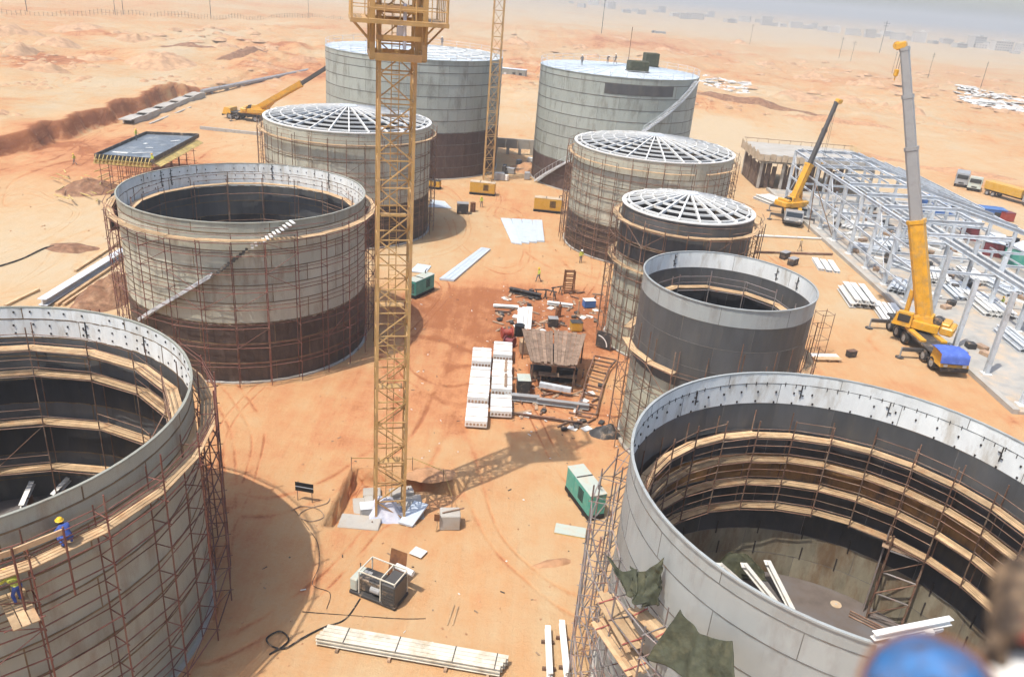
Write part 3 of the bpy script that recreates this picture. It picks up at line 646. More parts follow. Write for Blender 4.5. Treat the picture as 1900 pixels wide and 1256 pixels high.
# ------------------------------------------------------------------ people
def person_mesh(name, J, mats):
    # J: joints; one continuous skinned body, each face takes the cloth of its nearest bone
    V = []; E = []; Rr = []; Z = []
    def chain(pts, zone, start=None):
        prev = start
        for p, r in pts:
            V.append(Vector(p)); Rr.append(r); i = len(V) - 1
            if prev is not None: E.append((prev, i)); Z.append((prev, i, zone))
            prev = i
        return prev
    pel = chain([(J['pelvis'], .15)], 1)
    ch = chain([(Vector(J['pelvis']).lerp(Vector(J['chest']), .5), .14), (J['chest'], .17)], 0, pel)
    nk = chain([(J['neck'], .06)], 0, ch)
    hd = Vector(J['head']); hv = (hd - Vector(J['neck'])).normalized()
    chain([(hd - hv * .05, .085), (hd + hv * .06, .1), (hd + hv * .13, .07)], 2, nk)
    for s in ('l', 'r'):
        hnd = Vector(J['hand' + s]); elb = Vector(J['elb' + s]); fd = (hnd - elb).normalized()
        e = chain([(J['sh' + s], .08), (elb, .052)], 0, ch)
        w_ = chain([(hnd, .036)], 0, e)
        pm = chain([(hnd + fd * .07, .04)], 2, w_)
        side = fd.cross(Vector((0, 0, 1))); side = side.normalized() if side.length > .01 else Vector((1, 0, 0))
        cur = fd.cross(side).normalized()
        for k, ln in enumerate((.07, .08, .075, .06)):
            o = side * (.027 * (k - 1.5))
            chain([(hnd + fd * .11 + o, .011), (hnd + fd * (.11 + ln * .6) + o + cur * .02, .009), (hnd + fd * (.11 + ln) + o + cur * .05, .008)], 2, pm)
        chain([(hnd + fd * .05 + side * .055, .012), (hnd + fd * .09 + side * .075, .009)], 2, w_)
        kn = chain([(J['hip' + s], .1), (J['knee' + s], .068)], 1, pel)
        an = chain([(J['ank' + s], .05)], 1, kn)
        chain([(J['toe' + s], .045)], 3, an)
    me = bpy.data.meshes.new(name); me.from_pydata([tuple(v) for v in V], E, [])
    o = bpy.data.objects.new(name, me); COL.objects.link(o)
    md = o.modifiers.new('skin', 'SKIN'); md.use_smooth_shade = True
    for i, d in enumerate(me.skin_vertices[0].data): d.radius = (Rr[i], Rr[i]); d.use_root = (i == 0)
    sb = o.modifiers.new('sub', 'SUBSURF'); sb.levels = 1; sb.render_levels = 1
    dg = bpy.context.evaluated_depsgraph_get(); dg.update()
    out = bpy.data.meshes.new_from_object(o.evaluated_get(dg), depsgraph=dg); out.name = name
    bpy.data.objects.remove(o)
    out.materials.clear()
    for m_ in mats: out.materials.append(MATS[m_])
    for p in out.polygons:
        c = p.center; best = (9, 0)
        for a, b_, z in Z:
            A, B = V[a], V[b_]; ab = B - A; t_ = max(0, min(1, (c - A).dot(ab) / max(ab.length_squared, 1e-9)))
            d = (A + ab * t_ - c).length
            if d < best[0]: best = (d, z)
        p.material_index = best[1]; p.use_smooth = True
    return out
STAND = dict(pelvis=(0, 0, .95), chest=(0, .02, 1.32), neck=(0, .02, 1.5), head=(0, .05, 1.6), shl=(.19, 0, 1.42), shr=(-.19, 0, 1.42), elbl=(.26, -.03, 1.15), elbr=(-.27, .06, 1.15),
             handl=(.26, .08, .92), handr=(-.22, .26, 1.08), hipl=(.1, 0, .9), hipr=(-.1, 0, .9), kneel=(.12, .05, .5), kneer=(-.11, -.02, .5), ankl=(.13, -.02, .09), ankr=(-.12, -.1, .09), toel=(.14, .13, .05), toer=(-.13, .05, .05))
WALK = dict(STAND, kneel=(.11, .2, .52), ankl=(.11, .26, .09), toel=(.11, .42, .06), kneer=(-.1, -.04, .5), ankr=(-.1, -.34, .14), toer=(-.1, -.2, .05), handl=(.24, -.18, .96), elbl=(.25, -.14, 1.16), elbr=(-.25, .1, 1.16), handr=(-.2, .3, 1.02))
CROUCH = dict(pelvis=(0, -.12, .42), chest=(0, .14, .74), neck=(0, .24, .88), head=(0, .32, .95), shl=(.18, .16, .84), shr=(-.18, .16, .84), elbl=(.25, .34, .62), elbr=(-.26, .32, .6),
              handl=(.12, .55, .52), handr=(-.14, .54, .46), hipl=(.11, -.1, .42), hipr=(-.11, -.1, .42), kneel=(.2, .3, .48), kneer=(-.2, .32, .4), ankl=(.17, .02, .09), ankr=(-.17, .0, .09), toel=(.19, .17, .05), toer=(-.19, .16, .05))
LEAN = dict(STAND, pelvis=(0, -.2, .86), chest=(0, .1, 1.12), neck=(0, .24, 1.2), head=(0, .33, 1.22), shl=(.18, .14, 1.16), shr=(-.18, .14, 1.16), elbl=(.25, .32, .95), elbr=(-.25, .3, .95), handl=(.16, .5, .8), handr=(-.16, .52, .82),
            hipl=(.1, -.18, .82), hipr=(-.1, -.18, .82), kneel=(.14, .06, .48), kneer=(-.14, -.02, .46))
_he = MB()
def helmet_mesh(m_):
    b = MB(); n = 12
    for k, (r, z) in enumerate(((.155, -.01), (.125, .0), (.12, .05), (.09, .1), (.03, .125))):
        b.v += [tuple(pol(r if not (k == 0 and i in (2, 3, 4)) else r + .03, 2 * math.pi * i / n, z)) for i in range(n)]
        if k:
            for i in range(n): b.f.append(((k - 1) * n + i, (k - 1) * n + (i + 1) % n, k * n + (i + 1) % n, k * n + i)); b.m.append(0)
    b.f.append(tuple(4 * n + i for i in range(n))); b.m.append(0)
    return b.mesh('helmet', m_, True)
HEL = {k: helmet_mesh(k) for k in ('helmet_yellow', 'helmet_white')}
PM = {}
def person(pose, mats, hel, loc, rz, label, group=None):
    key = (id(pose), mats)
    if key not in PM: PM[key] = person_mesh('person_body', pose, mats)
    T = tag(inst('person', PM[key]), label, 'person', group)
    T.location = loc; T.rotation_euler = (0, 0, rz)
    inst('helmet', HEL[hel], T, Matrix.Translation(Vector(pose['head']) + Vector((0, .01, .09))))
    face = MB(); hd = Vector(pose['head'])
    face.tube(hd + Vector((0, .085, .0)), hd + Vector((0, .12, -.02)), .018, 0, 5, .012); face.build('nose', 'skin', T)
    return T
BL = ('cloth_blue', 'cloth_blue', 'skin', 'boot'); VS = ('hi_vis', 'cloth_grey', 'skin', 'boot'); TN = ('cloth_tan', 'cloth_tan', 'skin', 'boot'); GY = ('cloth_grey', 'cloth_grey', 'skin', 'boot'); VB = ('hi_vis', 'cloth_blue', 'skin', 'boot')
def on_tank(key, ang, r, z):
    T, cx, cy, R, top = TANKS[key]; return Vector((cx, cy, 0)) + pol(R + r, R_(ang), z)
person(CROUCH, BL, 'helmet_yellow', on_tank('T1', -34.5, .7, 11.22), R_(60), 'worker in blue coveralls and yellow helmet kneeling on the planks of the bottom left tank')
# lower perch of the second worker
p2w = on_tank('T1', -44.5, .75, 9.75)
pt_ = thing('scaffold_platform', 'short plank platform under the worker at the left edge of the photograph', 'platform', p2w, R_(45))
for k in range(3): beam('plank', pt_, (-.35 + k * .3, -1.4, -.03), (-.35 + k * .3, 1.4, -.03), .26, .05, 'wood')
for y_ in (-1.2, 1.2): pipe('transom', pt_, (-.75, y_, -.09), (.6, y_, -.09), .03, 'pipe_red')
person(LEAN, VB, 'helmet_yellow', p2w, R_(70), 'worker in high-visibility vest bending over on the scaffold at the left edge of the photograph')
person(WALK, TN, 'helmet_yellow', at(1483, 466), R_(-60), 'lone worker in tan walking towards the small yellow crane by the steel hall')
person(STAND, VS, 'helmet_yellow', at(893, 385), R_(160), 'worker in high-visibility vest standing in front of the left yellow generator')
person(WALK, VS, 'helmet_yellow', at(999, 523), R_(120), 'worker in high-visibility vest walking on the red earth beyond the scrap yard')
person(STAND, VS, 'helmet_white', at(1077, 488), R_(200), 'worker in high-visibility vest and white helmet beside the brown-based tank')
def roofz(key, x, y, rise):
    T, cx, cy, R, top = TANKS[key]; return top + .05 + rise * (1 - math.hypot(x - cx, y - cy) / R)
for (px, py), pose, rz, lab in (((1079, 122), STAND, 20, 'leftmost of three workers on the pale roof of the tall back tank'), ((1127, 119), LEAN, 200, 'middle worker on the pale roof of the tall back tank'),
                                ((1141, 121), WALK, 80, 'rightmost of three workers on the pale back roof, nearest the green machines')):
    q = at(px, py, 20.0); person(pose, GY, 'helmet_white', (q.x, q.y, roofz('T5', q.x, q.y, .7)), R_(rz), lab)
q = at(820, 83, 20.2); person(STAND, GY, 'helmet_white', (q.x, q.y, roofz('T4', q.x, q.y, .9)), 0, 'dark figure standing on the roof of the tallest back tank')
DECKZ = 5.0
for (px, py), pose, rz, lab in (((283, 314), STAND, 0, 'worker in yellow vest at the near corner of the formwork deck'), ((240, 258), STAND, 90, 'worker in yellow vest on the far edge of the formwork deck')):
    pass
person(LEAN, VS, 'helmet_yellow', at(1783, 683), R_(100), 'worker leaning beside the blue sheet of the large orange crane')
person(STAND, VB, 'helmet_yellow', at(1855, 575), R_(30), 'worker in high-visibility vest among the white beams in the steel hall')

# ------------------------------------------------------------------ mobile cranes
def wheel(name, T, p, r=.68, w=.5):
    b = MB(); n = 18
    prof = ((-w / 2, r * .62), (-w / 2, r * .93), (-w * .38, r), (w * .38, r), (w / 2, r * .93), (w / 2, r * .62))
    b.v = [tuple((x, rr * math.cos(2 * math.pi * i / n), rr * math.sin(2 * math.pi * i / n))) for x, rr in prof for i in range(n)]
    for k in range(5):
        for i in range(n): b.f.append((k * n + i, k * n + (i + 1) % n, (k + 1) * n + (i + 1) % n, (k + 1) * n + i)); b.m.append(0)
    wt = b.build(name, 'rubber', T, Matrix.Translation(p), True)
    h_ = MB(); h_.tube((-w * .4, 0, 0), (w * .4, 0, 0), r * .6, 0, 14).tube((-w * .5, 0, 0), (w * .5, 0, 0), r * .22, 0, 10)
    h_.build('rim', 'boom_grey', wt)
def mobile_crane(label, loc, rz, nax, L, pivot, secs, boom_rz, Ym='crane_yellow', cover=None, W_=2.9, out=True, cab_m='crane_yellow', wb=1.35, under='dark_metal'):
    # local frame: carrier axis +Y forwards; secs = [(tip point world, width, material)]
    T = thing('mobile_crane', label, 'mobile crane', loc, rz)
    ch = MB(); ch.box((0, 0, 1.15), (1.6, L, .6), bev=.06).box((0, 0, 1.55), (W_ - .1, L * .96, .22), bev=.04); ch.build('chassis', under, T)
    dk = MB(); dk.box((W_ / 2 - .35, -L * .1, 1.78), (.6, L * .5, .24), bev=.03).box((-W_ / 2 + .35, -L * .1, 1.78), (.6, L * .5, .24), bev=.03); dk.build('deck_locker', Ym, T)
    ya = [L / 2 - 1.6 - k * wb * 1.3 for k in range(nax // 2)] + [-L / 2 + 1.4 + k * wb * 1.3 for k in range(nax - nax // 2)]
    for y_ in ya:
        for s in (-1, 1): wheel('wheel', T, (s * (W_ / 2 - .25), y_, .68))
    cabb = MB(); y0 = L / 2 - 1.1
    cabb.hexa([Vector(p) for p in ((-W_ / 2, y0 - .9, 1.0), (W_ / 2, y0 - .9, 1.0), (W_ / 2, y0 + 1.2, 1.0), (-W_ / 2, y0 + 1.2, 1.0), (-W_ / 2 + .1, y0 - .85, 2.4), (W_ / 2 - .1, y0 - .85, 2.4), (W_ / 2 - .1, y0 + .7, 2.4), (-W_ / 2 + .1, y0 + .7, 2.4))])
    cb = cabb.build('driver_cab', cab_m, T)
    gl = MB(); gl.hexa([Vector(p) for p in ((-W_ / 2 + .2, y0 + 1.0, 1.6), (W_ / 2 - .2, y0 + 1.0, 1.6), (W_ / 2 - .2, y0 + 1.03, 1.6), (-W_ / 2 + .2, y0 + 1.03, 1.6), (-W_ / 2 + .25, y0 + .82, 2.3), (W_ / 2 - .25, y0 + .82, 2.3), (W_ / 2 - .25, y0 + .85, 2.3), (-W_ / 2 + .25, y0 + .85, 2.3))]); gl.build('windscreen', 'glass_dark', cb)
    for s in (-1, 1): MB().box((s * (W_ / 2 - .5), y0 + 1.22, 1.2), (.4, .08, .25), bev=.02).build('headlight', 'white_steel', cb)
    MB().box((0, y0 + 1.25, .8), (W_ - .1, .2, .4), bev=.05).build('bumper', 'dark_metal', T)
    if out:
        for y_ in (L * .20, -L * .40):
            for s in (-1, 1):
                x1 = s * (W_ / 2 + 2.0)
                o_ = beam('outrigger_beam', T, (s * W_ / 2 * .8, y_, 1.0), (x1, y_, 1.0), .32, .34, 'boom_dark')
                pipe('jack', T, (x1, y_, .12), (x1, y_, 1.2), .1, 'boom_grey')
                MB().tube((x1, y_, .03), (x1, y_, .13), .42, 0, 12).build('jack_pad', 'dark_metal', T)
    # upper works turn about the pivot
    Tm = Matrix.Translation(loc) @ Matrix.Rotation(rz, 4, 'Z'); inv = Tm.inverted()
    pv = inv @ Vector(pivot); tips = [(inv @ Vector(p), w_, m_) for p, w_, m_ in secs]
    d0 = (tips[-1][0] - pv); hz = Vector((d0.x, d0.y, 0)).normalized(); ang = math.atan2(hz.y, hz.x) - math.pi / 2 + boom_rz
    U = Matrix.Translation((pv.x, pv.y, 0)) @ Matrix.Rotation(ang, 4, 'Z')
    MB().tube((0, 1.6, 1.66), (0, 1.6, 2.0), 1.0, 0, 20).build('turntable', under, T, U)
    up = MB()
    up.prism([(-1.25, -1.6), (1.25, -1.6), (1.3, .6), (1.2, 2.6), (.35, 2.9), (-1.2, 2.6), (-1.3, .6)], 2.0, 2.75)
    up.hexa([Vector(p) for p in ((-.75, -.9, 2.75), (.75, -.9, 2.75), (.75, 1.7, 2.75), (-.75, 1.7, 2.75), (-.7, -.7, 3.5), (.7, -.7, 3.5), (.6, .5, 3.5), (-.6, .5, 3.5))])
    up.build('slewing_frame', Ym, T, U)
    cw = MB(); cw.box((0, -2.35, 2.5), (2.6, 1.3, .9), bev=.15).box((0, -2.1, 3.1), (2.2, .8, .3), bev=.08); cw.build('counterweight', Ym, T, U)
    oc = MB(); oc.hexa([Vector(p) for p in ((-1.75, 1.0, 2.05), (-.95, 1.0, 2.05), (-.95, 2.9, 2.05), (-1.75, 2.9, 2.05), (-1.7, 1.05, 3.55), (-1.0, 1.05, 3.55), (-1.0, 2.5, 3.55), (-1.7, 2.5, 3.55))])
    oc_ = oc.build('operator_cab', Ym, T, U)
    MB().box((-1.77, 1.8, 2.95), (.03, 1.2, .8)).box((-1.35, 2.74, 2.95), (.6, .03, .9)).build('cab_window', 'glass_dark', oc_)
    dr = MB(); dr.tube((-.5, -1.2, 3.1), (.5, -1.2, 3.1), .42, 0, 14); dr.build('winch_drum', 'dark_metal', T, U)
    # boom sections, each a chamfered box thinner than the one before
    a = pv + Vector((0, 0, .6)); first = True
    for p, w_, m_ in tips:
        b_ = MB(); Lb = (p - a).length; hh = w_ * 1.25; c_ = w_ * .25
        poly = [(-w_ / 2 + c_, -hh / 2), (w_ / 2 - c_, -hh / 2), (w_ / 2, -hh / 2 + c_), (w_ / 2, hh / 2), (-w_ / 2, hh / 2), (-w_ / 2, -hh / 2 + c_)]
        F = frame(a, p, (0, 0, 1))
        b_.prism(poly, -.4 if not first else -.8, Lb)
        b_.prism([(x * 1.12, y * 1.12) for x, y in poly], Lb - .35, Lb + .02)
        b_.build('boom_section', m_, T, F); last = (a, p, F)
        if first:
            rib = MB()
            for s in (-1, 1): rib.box((s * (w_ / 2 + .04), 0, Lb / 2), (.06, hh * .35, Lb * .9))
            rib.build('boom_rib', m_, T, F)
            mid = a.lerp(p, .55); base = Vector((pv.x, pv.y, 0)) + hz * 2.0 + Vector((0, 0, 2.4))
            lo = base.lerp(mid, .55)
            MB().tube(base, lo, .26, 0, 12).build('lift_cylinder', m_, T); MB().tube(lo, mid, .16, 0, 10).build('lift_rod', 'galv', T)
        a = p; first = False
    tip = tips[-1][0]; F = last[2]
    hd = MB(); hd.box((0, -.25, .2), (.75, 1.0, .7), bev=.1).tube((-.3, -.6, .3), (.3, -.6, .3), .38, 0, 12); hd.build('boom_head', cab_m if cab_m != under else Ym, T, Matrix.Translation(tip) @ F.to_3x3().to_4x4())
    return T, tip, inv
def hook(T, tip, zdrop, m='boom_dark'):
    b = tip - Vector((0, 0, zdrop)); o = Vector((.12, 0, 0)); off = Vector((0, 0, 0))
    pipe('hoist_rope', T, b + o, tip + o, .025, m); pipe('hoist_rope', T, b - o, tip - o, .025, m)
    hb = MB(); hb.box(b - Vector((0, 0, .35)), (.35, .5, .7), bev=.08).tube(b - Vector((0, 0, .7)), b - Vector((0, 0, 1.1)), .06); hb.build('hook_block', 'crane_yellow', T)

TB = on_y(1678, 88, 84.2); PB = Vector((43.7, 78.9, 2.0)); dB = TB - PB
cb, tipb, invb = mobile_crane('large orange mobile crane with long grey boom and a blue sheet over its front', (43.3, 77.3, 0), math.pi + R_(2), 5, 12.6, PB,
    [(PB + dB * .40, 1.25, 'crane_yellow'), (PB + dB * .66, .92, 'boom_grey'), (PB + dB * .84, .78, 'boom_grey'), (TB, .66, 'boom_grey')], 0)
hook(cb, tipb + Vector((.0, -.3, .1)), 2.2)
ta = on_y(1553, 190, 133); PA = Vector((44.5, 130.2, 1.7)); dA = ta - PA
ca_, tipa, inva = mobile_crane('small yellow mobile crane with a dark boom beside the far end of the steel hall', (44.3, 128.6, 0), math.pi + R_(-14), 4, 10, PA,
    [(PA + dA * .42, 1.0, 'crane_yellow'), (PA + dA * .75, .6, 'boom_dark'), (ta, .5, 'boom_dark')], 0, cab_m='boom_grey', under='boom_grey', wb=1.2)
hook(ca_, tipa + Vector((0, -.2, 0)), 9.5)
PC = Vector((-60.0, 175.5, 2.0)); tc = Vector((-36.0, 177.0, 18.2)); dC = tc - PC
mobile_crane('orange mobile crane far left with its boom passing behind the tallest tank', (-62, 176.5, 0), R_(78), 4, 11, PC, [(PC + dC * .42, 1.1, 'crane_yellow'), (PC + dC * .8, .7, 'boom_dark'), (tc, .6, 'boom_dark')], 0, under='dark_metal', cab_m='crane_yellow')
# blue sheet on the front of the large crane
bs = MB(); n = 10; q0 = Vector((43.4, 72.6, 0))
rr = random.Random(2)
top = [[(43.1 - 1.4 + 2.8 * i / n, 70.55 + 2.3 * j / 8, 2.56 + .10 * nz(i, j, .55, 3) + (.06 if 1 < j < 7 else 0)) for i in range(n + 1)] for j in range(9)]
skirt = [[(x + .04 * nz(x, k, 2.), 70.52 - .04 * k * (1 + .5 * nz(x, 0, 3.)), 2.54 - .3 * k) for (x, y, z) in top[0]] for k in (3, 2, 1)]
rows = skirt + top
bs.v = [p for r_ in rows for p in r_]
for j in range(len(rows) - 1):
    for i in range(n): o = j * (n + 1) + i; bs.f.append((o, o + 1, o + n + 2, o + n + 1)); bs.m.append(0)
nb_ = len(bs.v); bs.v += [(x, y, z - .03) for x, y, z in bs.v]; bs.f += [tuple(nb_ + i for i in f_[::-1]) for f_ in list(bs.f)]; bs.m += [0] * (len(bs.f) - len(bs.m))
tag(bs.build('tarpaulin', 'tarp_blue', None, None, True), 'blue sheet draped over the front cab of the large orange crane', 'tarpaulin')
# ------------------------------------------------------------------ steel hall under construction
HALL = thing('steel_hall', 'unfinished pale steel hall frame standing on a concrete slab at the right', 'building frame', (47.3, 65, 0))
def ibeam_mesh(name, w, h, L, m, tf=.03, tw=.02):
    b = MB(); b.box((0, 0, L / 2), (w, h, L)) if False else None
    b.box((0, h / 2 - tf / 2, L / 2), (w, tf, L)).box((0, -h / 2 + tf / 2, L / 2), (w, tf, L)).box((0, 0, L / 2), (tw, h - 2 * tf, L))
    return b.mesh(name, m)
IBU = {m_: ibeam_mesh('i_beam', 1, 1, 1, m_, .10, .12) for m_ in ('galv', 'beam_cream', 'white_steel', 'dark_metal', 'pipe_rust', 'boom_grey')}
def ibeam(name, parent, a, b, w, h, m_='galv', up=(0, 0, 1)):
    a = Vector(a); b = Vector(b)
    return inst(name, IBU[m_], parent, frame(a, b, up) @ Matrix.Diagonal((w, h, (b - a).length, 1)))
sl = MB(); sl.box((16, 42, .12), (34, 86, .3)); sl.build('floor_slab', 'concrete_floor', HALL)
MB().box((-1.25, 42, .2), (.6, 86, .55)).build('slab_kerb', 'concrete', HALL)
bays = [.4 + 6.42 * i for i in range(13)]
LX = (0, 10.2, 22.5)
for i, y_ in enumerate(bays):
    for li, (x, ht) in enumerate(zip(LX, (9.0, 7.0, 6.2))):
        if li == 2 and i < 2: continue
        hh = ht if not (li == 0 and i in (2,)) else ht - 1
        ibeam('column', HALL, (x, y_, .27), (x, y_, hh), .42, .42, 'galv', (0, 1, 0))
        MB().box((x, y_, .33), (.9, .9, .12)).build('base_plate', 'white_steel', HALL)
        if li == 1:
            MB().box((x - .4, y_, 4.6), (.5, .35, .3)).build('bracket', 'galv', HALL)
# long beams
for i in range(len(bays) - 1):
    y0, y1 = bays[i], bays[i + 1]
    if i > 3:
        ibeam('eave_beam', HALL, (0, y0 + .22, 8.8), (0, y1 - .22, 8.8), .32, .42)
        ibeam('strut', HALL, (.0, y0 + .22, 4.4), (.0, y1 - .22, 4.4), .22, .26)
    for dx in (-.55, .75):
        ibeam('runway_beam', HALL, (10.2 + dx, y0 + .02, 5.1), (10.2 + dx, y1 - .02, 5.1), .34, .62, 'galv')
        beam('crane_rail', HALL, (10.2 + dx, y0 + .02, 5.46), (10.2 + dx, y1 - .02, 5.46), .1, .08, 'white_steel')
    for k in range(4):
        ya, yb = lerp(y0, y1, k / 4), lerp(y0, y1, (k + 1) / 4)
        beam('lattice', HALL, (9.75, ya, 5.0), (10.8, yb, 5.0), .09, .09, 'galv')
    if i > 1:
        ibeam('eave_beam', HALL, (22.5, y0 + .22, 6.0), (22.5, y1 - .22, 6.0), .28, .36)
        if i > 4: ibeam('ridge_beam', HALL, (10.2, y0 + .22, 8.9), (10.2, y1 - .22, 8.9), .28, .36)
for i in range(4, len(bays) - 1):
    y0, y1 = bays[i], bays[i + 1]
    for z in (2.2, 6.6): ibeam('girt', HALL, (-.28, y0, z), (-.28, y1 - .04, z), .14, .2)
    for z in (1.6, 3.4): ibeam('girt', HALL, (22.8, y0, z), (22.8, y1 - .04, z), .14, .2)
    ibeam('post', HALL, (5.1, y0 + 3.2, .3), (5.1, y0 + 3.2, 3.4 + (i % 3)), .24, .24, 'galv', (0, 1, 0))
    ibeam('tie_beam', HALL, (.25, y0, 4.6), (9.9, y0, 4.6), .2, .3)
    ibeam('post', HALL, (16.3, y0, .3), (16.3, y0, 4.2), .24, .24, 'galv', (0, 1, 0)); ibeam('tie_beam', HALL, (10.9, y0, 4.1), (22.3, y0, 4.1), .2, .3)
    if i < 6: ibeam('rafter', HALL, (.25, y0, 8.95), (10.2, y0, 9.2), .22, .4)
# roof frames at the far end
for i, y_ in enumerate(bays):
    if i >= 6:
        ibeam('rafter', HALL, (.25, y_, 8.95), (10.2, y_, 9.3), .26, .5)
        ibeam('rafter', HALL, (10.2, y_, 9.3), (22.4, y_, 6.2), .26, .5)
        ibeam('column_top', HALL, (10.2, y_, 7.0), (10.2, y_, 9.05), .34, .34, 'galv', (0, 1, 0))
    if i >= 8 and i < 12:
        for k in range(9):
            x = .9 + k * 2.5; z = lerp(9.3, 9.6, x / 10.2) if x < 10.2 else lerp(9.6, 6.5, (x - 10.2) / 12.3)
            ibeam('purlin', HALL, (x, y_, z + .05), (x, y_ + 6.4, z + .05), .14, .22)
for i in (5, 8, 11):
    y0, y1 = bays[i], bays[i + 1] if i + 1 < len(bays) else bays[i] - 6
    for a, b_ in (((0, y0, .6), (0, y1, 8.6)), ((0, y1, .6), (0, y0, 8.6))): pipe('brace', HALL, a, b_, .06, 'galv')
for a, b_ in (((1544, 440), (1515, 345)), ((1572, 462), (1608, 360)), ((1500, 430), (1512, 340))):
    p0 = at(*a); p1 = on_y(*b_, p0.y - 4)
    pr_ = thing('prop_pole', 'tall thin timber pole leaning at the hall frame, near pixel column %s' % {1544: 'of the small crane', 1572: 'of the hall middle', 1500: 'of the hall front'}[a[0]], 'pole', p0)
    pipe('pole', pr_, (0, 0, 0), p1 - p0, .07, 'wood_old')
    pr_['label'] = {1544: 'thin leaning prop pole nearest the small yellow crane', 1572: 'thin leaning prop pole standing farthest right in the hall frame', 1500: 'thin leaning prop pole just behind the small yellow crane'}[a[0]]
    MB().box((0, 0, .04), (.4, .4, .08)).build('foot_plate', 'wood_old', pr_)
# beam bundles in and beside the hall
def bundle(px, py, n, L, rz, w, h, m_, label, group, layers=1, z0=0.02, gap=1.25, name='steel_beam', sub=False):
    p = at(px, py, 0); rr = random.Random(px)
    d = Matrix.Rotation(rz, 3, 'Z')
    for ly in range(layers):
        for i in range(n - ly):
            o = d @ Vector(((i - (n - 1 - ly) / 2) * w * gap, rr.uniform(-.25, .25), 0))
            a = p + o + d @ Vector((0, -L / 2, 0)); b_ = p + o + d @ Vector((0, L / 2, 0)); z = z0 + .27 * 0 + h / 2 + ly * (h + .06)
            a.z = b_.z = z
            t_ = inst(name, IBU[m_], None, frame(a, b_ + d @ Vector((rr.uniform(-.1, .1), 0, 0))) @ Matrix.Diagonal((w, h, L, 1)))
            tag(t_, label, 'steel beam', group)
bundle(1590, 556, 4, 6.5, R_(-6), .75, .5, 'white_steel', 'white steel beam in the stack beside the hall slab, left of the large orange crane', 'beam stack left of the orange crane', 2, .1)
bundle(1648, 583, 5, 6, R_(-8), .5, .4, 'white_steel', 'white steel beam in the stack just behind the large orange crane', 'beam stack behind the orange crane', 1, .1)
bundle(1830, 575, 6, 7, R_(-4), .55, .4, 'white_steel', 'white steel beam on the hall floor right of the orange crane', 'beam stack right of the orange crane', 2, .3)
bundle(1775, 545, 5, 7, R_(-6), .55, .4, 'galv', 'grey steel beam on the hall floor behind the orange boom', 'beam stack behind the orange boom', 1, .3)
bundle(1690, 505, 5, 6, R_(30), .5, .4, 'galv', 'grey steel beam lying askew on the hall floor left of the orange boom', 'askew beams left of the orange boom', 2, .3)
bundle(1640, 460, 6, 6, R_(-10), .5, .4, 'galv', 'grey steel beam on the hall floor behind the second row of props', 'beams in the middle of the hall', 2, .3)
bundle(1585, 425, 5, 6, R_(-35), .5, .4, 'white_steel', 'pale steel beam on the hall floor near the small yellow crane', 'beams near the small yellow crane', 1, .3)
bundle(1700, 455, 4, 7, R_(80), .45, .4, 'white_steel', 'pale steel beam lying crosswise behind the orange boom', 'crosswise beams in the hall', 2, .3)
bundle(1532, 495, 3, 5, R_(-8), .8, .3, 'white_steel', 'pale flat beam lying on the sand in front of the hall kerb', 'flat beams before the hall kerb', 1, .05)
bundle(1430, 375, 6, 5, R_(25), .55, .35, 'white_steel', 'white beam scattered on the sand left of the small yellow crane', 'white beams left of the small crane', 2, .05)
bundle(1790, 470, 5, 8, R_(4), .4, .35, 'pipe_rust', 'rusty beam lying along the hall between the column rows', 'rusty beams along the hall', 1, .3)
for (px, py, n, L_, an, m_, lb) in ((1610, 470, 6, 5, 70, 'galv', 'grey beam in the pile crossing the hall near the rusty beams'), (1735, 520, 6, 6, -20, 'white_steel', 'white beam in the pile hidden behind the orange boom base'), (1668, 540, 5, 5, -30, 'galv', 'grey beam in the pile at the hall edge behind the orange crane'),
                              (1850, 540, 5, 6, 10, 'galv', 'grey beam in the pile under the double runway beams'), (1800, 520, 6, 6, -5, 'white_steel', 'white beam in the row below the runway beams'), (1560, 405, 6, 5, -20, 'galv', 'grey beam in the pile just behind the small yellow crane'), (1880, 640, 4, 6, -3, 'galv', 'grey beam lying on the bare slab at the right edge')):
    bundle(px, py, n, L_, R_(an), .42, .36, m_, lb, lb.split(' in ')[-1].split(' lying ')[-1], 2, .3)
# small loose pieces on the hall floor
rr = random.Random(21); ms = [MB().box((0, 0, .2), (1.2, .8, .4), bev=.04).mesh('crate', 'wood_old'), MB().box((0, 0, .15), (.4, 2.4, .3), bev=.03).mesh('crate', 'white_steel'), MB().box((0, 0, .3), (.9, .9, .6), bev=.04).mesh('crate', 'dark_metal')]
for i in range(110):
    x, y_ = rr.uniform(48.5, 67), rr.uniform(72, 140)
    k = rr.choice((0, 1, 1, 2))
    c_ = tag(inst('packing_box' if k != 1 else 'steel_offcut', ms[k], None, Matrix.Translation((x, y_, .28)) @ Matrix.Rotation(rr.uniform(0, 3), 4, 'Z')),
             ('old wooden box', 'short white steel offcut', 'small dark steel box')[k] + ' lying loose on the floor of the steel hall', ('box', 'offcut', 'box')[k], ('wooden boxes', 'steel offcuts', 'dark boxes')[k] + ' on the hall floor')
